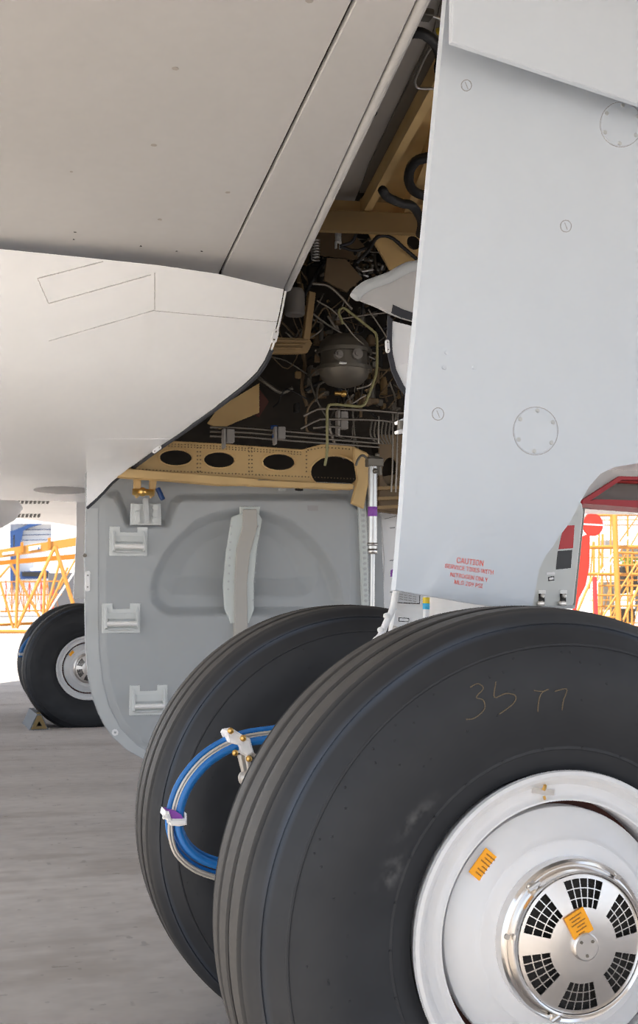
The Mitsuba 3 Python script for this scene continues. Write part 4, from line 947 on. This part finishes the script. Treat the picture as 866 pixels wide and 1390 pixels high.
# left: lattice boom lying on the apron
LB = thing('crane_boom', 'yellow lattice crane boom section lying beyond the far wheels at left', 'crane boom')
Yb = 48.0
cy_, ca = 'crane_yellow', 'crane_amber'
add(LB + '__walkway', slab(YP(Yb), [(-160, 770), (0, 746), (30, 741), (62, 736), (112, 728), (112, 739), (60, 748), (0, 757), (-160, 782)], .5), cy_, False)
add(LB + '__chord', slab(YP(Yb + 1.5), [(-160, 784), (0, 761), (112, 751), (112, 758), (0, 767), (-160, 790)], .3), ca, False)
for x, y in ((30, 741), (67, 735), (107, 728)): add(LB + '__post', slab(YP(Yb - .1), [(x - 1.8, y - 5), (x + 1.8, y - 5), (x + 1.8, y + 9), (x - 1.8, y + 9)], .3), ca, False)
for q in ([(39, 742), (55, 739.5), (55, 745), (39, 748)], [(3, 750), (19, 748), (19, 751.5), (3, 753.5)]): add(LB + '__label', slab(YP(Yb - .05), q, .02), 'building_white', False, 'white label')
for x in (42, 45.5, 49, 52.5): add(LB + '__label', slab(YP(Yb - .08), [(x - 1.1, 742.5), (x + .8, 742.3), (x + .8, 746), (x - 1.1, 746.2)], .02), 'frame_blue' if x > 50 else 'slat_grey', False)
beams(LB, [((74.5, 742), (22.5, 853), 4.5), ((75, 742), (100, 822), 5.5), ((24.5, 751), (22, 853), 4.5), ((61, 775), (59, 835), 4), ((82, 760), (62, 832), 3.2), ((104, 772), (66, 830), 2.6, 'building_white', 3.5), ((0, 790), (18, 853), 3.5), ((14, 765), (54, 838), 3.4), ((13, 768), (-6, 790), 3.2), ((102, 760), (80, 800), 2.6, cy_, 3.5), ((92, 770), (60, 838), 3, cy_, 3.5),
           ((-40, 850), (70, 845), 4, ca, 3, 'chord'), ((-40, 857), (60, 857.5), 5, cy_, 0, 'chord'), ((-60, 760), (-20, 850), 4), ((-60, 850), (-20, 760), 4)], Yb, cy_)
# debris netting and small orange barriers behind the boom
BR = thing('barrier', 'orange lattice barrier standing behind the left boom', 'barrier')
for i in range(9):
    x = 8 + i * 8; beams(BR, [((x, 788 + (i % 3) * 3), (x, 832), 1.6, ca if i % 2 else 'red_bright', 0, 'post'), ((x, 790), (x + 8, 829), 1.0, ca, .2), ((x + 8, 790), (x, 829), 1.0, cy_, .2)], 62, ca)
beams(BR, [((0, 790), (84, 789), 1.8), ((0, 808), (84, 807), 1.6), ((0, 830), (84, 828), 2.2)], 62, ca)
# hangar with blue door frame
HG = thing('hangar', 'white hangar with blue door frame far behind the left boom', 'building')
HY = 110.0; hp_ = YP(HY)
add(HG + '__wall', slab(hp_, [(-300, 690), (14, 690), (14, 826), (-300, 826)], 8), 'building_white', False)
add(HG + '__wall', slab(hp_, [(70, 690), (220, 690), (220, 826), (70, 826)], 8), 'building_white', False)
add(HG + '__wall', slab(hp_, [(14, 690), (70, 690), (70, 711), (14, 711)], 8), 'building_white', False)
add(HG + '__roller_door', slab(YP(HY + .6), [(10, 700), (75, 700), (75, 820), (10, 820)], .5), 'building_white', False)
for y in (719, 726, 733, 746): add(HG + '__door_rail', slab(YP(HY + .3), [(30, y), (70, y - 1), (70, y - .2), (30, y + .8)], .2), 'frame_blue', False)
for q in ([(14, 721), (18, 720), (18, 790), (14, 790)], [(20, 726), (32, 718), (28, 742), (24, 742), (24, 800), (20, 800)], [(14, 722), (40, 711), (58, 711), (40, 716), (18, 727)], [(28, 776), (66, 774), (66, 785), (28, 786)], [(14, 760), (18, 760), (18, 800), (14, 800)]):
    add(HG + '__blue_frame', slab(YP(HY - .3), q, .6), 'frame_blue', False)
add(HG + '__dark_base', slab(YP(HY - .4), [(30, 776), (68, 777), (68, 783), (30, 782)], .4), 'dark', False)
BW = thing('perimeter_wall', 'grey wall panel between the boom and the far leg door', 'wall')
add(BW + '__panel', slab(YP(80), [(66, 778), (160, 776), (160, 838), (66, 838)], .5), 'building_grey', False)
RB = thing('barrier', 'low red and white barrier in front of the grey wall', 'barrier')
for i in range(5): add(RB + '__block', slab(YP(66), [(72 + 9 * i, 826), (80.5 + 9 * i, 826), (80.5 + 9 * i, 849), (72 + 9 * i, 849)], .5), 'red_bright' if i % 2 else 'building_white', False)
# right: lattice tower on the apron
RT_ = thing('lattice_tower', 'yellow lattice tower frame behind the right end of the nearest tyre', 'crane', 'yellow lattice towers')
Yr = 34.0
beams(RT_, [((834, 697), (841, 880), 9, cy_, 0, 'post'), ((806, 735), (806, 860), 4, cy_, 1.5, 'post'), ((818, 725), (816, 870), 4, cy_, 3, 'post'), ((858, 750), (858, 880), 3.5, cy_, 3, 'post'), ((900, 690), (905, 880), 9, cy_, 0, 'post'),
           ((801, 743), (900, 742), 6, cy_, .5, 'rail'), ((832, 750), (900, 752), 4, cy_, 2, 'rail'), ((838, 767), (900, 767), 3.4, cy_, 2, 'rail'), ((797, 779.5), (900, 780), 5, cy_, .5, 'rail'), ((812, 795), (900, 795), 2.6, cy_, 2, 'rail'), ((805, 808), (900, 808), 3, cy_, 1, 'rail'), ((810, 823), (900, 822), 3, cy_, 2, 'rail'), ((790, 836), (840, 838), 3.4, cy_, 2, 'rail'), ((795, 700), (900, 698), 4, cy_, 1, 'rail'), ((818, 850), (900, 852), 3.5, cy_, 1, 'rail'), ((853, 862), (900, 863), 5, cy_, 0, 'rail'),
           ((849, 724), (794, 812), 2.6, 'building_white', 2.5), ((853, 729), (800, 808), 2.4, 'building_white', 3.5), ((866, 762), (815, 842), 3.2), ((872, 785), (846, 842), 4.2), ((866, 770), (822, 848), 2.4, ca, 2), ((804, 783), (783, 832), 4.2), ((812, 728), (802, 742), 2.2, 'building_white', 2.5), ((805, 735), (800, 800), 2.2, ca, 2), ((806, 800), (818, 760), 2.2), ((841, 735), (866, 700), 2.4, ca, 2), ((880, 700), (845, 760), 2.4, ca, 3)], Yr, cy_)
LT2 = thing('lattice_tower', 'paler yellow lattice frame standing farther back behind the first tower', 'crane', 'yellow lattice towers')
beams(LT2, [((x, 700), (x, 868), 3.2, cy_, 0, 'post') for x in (813, 829, 852, 880)] + [((800, y), (900, y - .5), 1.8, ca if i % 2 else cy_, 0, 'rail') for i, y in enumerate((706, 713, 757, 788, 815, 846))] +
      [((812 + 15 * i, 860), (827 + 15 * i, 800), 2.0, cy_, .4) for i in range(4)] + [((827 + 15 * i, 800), (812 + 15 * i, 740), 2.0, ca, .4) for i in range(4)], 43, cy_)
RP_ = thing('marker_post', 'thin red post standing in front of the yellow lattice tower', 'post')
add(RP_, tube([YP(30).hit(807, 783), YP(30).hit(810.5, 880)], .07, 10), 'red', True)
SG = thing('round_sign', 'red round sign with a pale bar on a leaning red pole behind the grey panel', 'sign')
RS = YP(14.0); cc = np.array(RS.uv(805, 712)); rr = math.dist(cc, RS.uv(819, 712))
add(SG + '__disc', slab(RS, Point(*cc).buffer(rr, quad_segs=16), .03, 0, .004), 'red_bright', False, 'red disc'); 
a, b = RS.uv(789, 711.3), RS.uv(820, 713); add(SG + '__bar', slab(RS, LineString([a, b]).buffer(.013, cap_style=2), .01, .006), 'slat_grey', False, 'pale bar')
add(SG + '__pole', slab(RS, [(791, 728), (801, 724), (800, 770), (795, 795), (786, 812), (782, 830), (772, 960), (758, 960), (781, 815)], .05), 'red_bright', False)
# white site containers and machines, a low building and shrubs far right
CT = thing('site_cabin', 'white site cabin low behind the lattice tower', 'cabin')
cp_ = YP(56); add(CT + '__body', slab(cp_, [(806, 828), (1000, 826), (1000, 862), (806, 862)], 3), 'building_white', False)
for x in (824, 838, 852): add(CT + '__window', slab(YP(55.9), [(x, 838), (x + 7, 838), (x + 7, 846), (x, 846)], .1), 'dark', False)
add(CT + '__stripe', slab(YP(55.9), [(806, 850), (1000, 849), (1000, 853), (806, 854)], .1), 'red', False)
MC = thing('machine', 'dark site machine behind the tower posts', 'machine')
for i, q in enumerate(([(820, 790), (834, 790), (834, 828), (820, 828)], [(845, 770), (866, 765), (866, 800), (848, 806)], [(870, 790), (900, 790), (900, 830), (870, 830)], [(822, 733), (838, 733), (838, 741), (822, 741)], [(838, 826), (862, 826), (862, 846), (838, 846)], [(846, 744), (880, 742), (880, 758), (848, 756)], [(806, 832), (818, 832), (818, 846), (806, 846)])):
    add(MC + '__block', slab(YP(44 + .6 * i), q, .5), ('bay_lining_dark', 'grime', 'bay_lining_dark', 'bay_lining', 'grime', 'bay_lining_dark', 'grime')[i], False)
SH = thing('shrub', 'olive green shrub glimpsed through the yellow lattice tower', 'shrub')
lv = []
for i in range(220):
    c = YP(66 + RNG.uniform(-1, 1)).hit(RNG.normal(856, 9), RNG.normal(765, 8)); lv.append(ball(c, RNG.uniform(.06, .16), 0, (1, 1, .5)))
k = add(SH + '__foliage', cat(lv), 'leaf_green', False); add(SH + '__trunk', tube([YP(66).hit(856, 770), YP(66).hit(857, 849.2)], .12, 8), 'brown_web', True); stuff(k)
TB = thing('terminal_building', 'long pale building on the horizon behind the lattice tower', 'building')
tp = YP(130); add(TB + '__wall', slab(tp, [(560, 716), (1500, 716), (1500, 829), (560, 829)], 10), 'building_white', False)
for i in range(26): 
    x = 600 + i * 16; add(TB + '__window', slab(YP(129.8), [(x, 760), (x + 9, 760), (x + 9, 775), (x, 775)], .3), 'slat_grey', False)
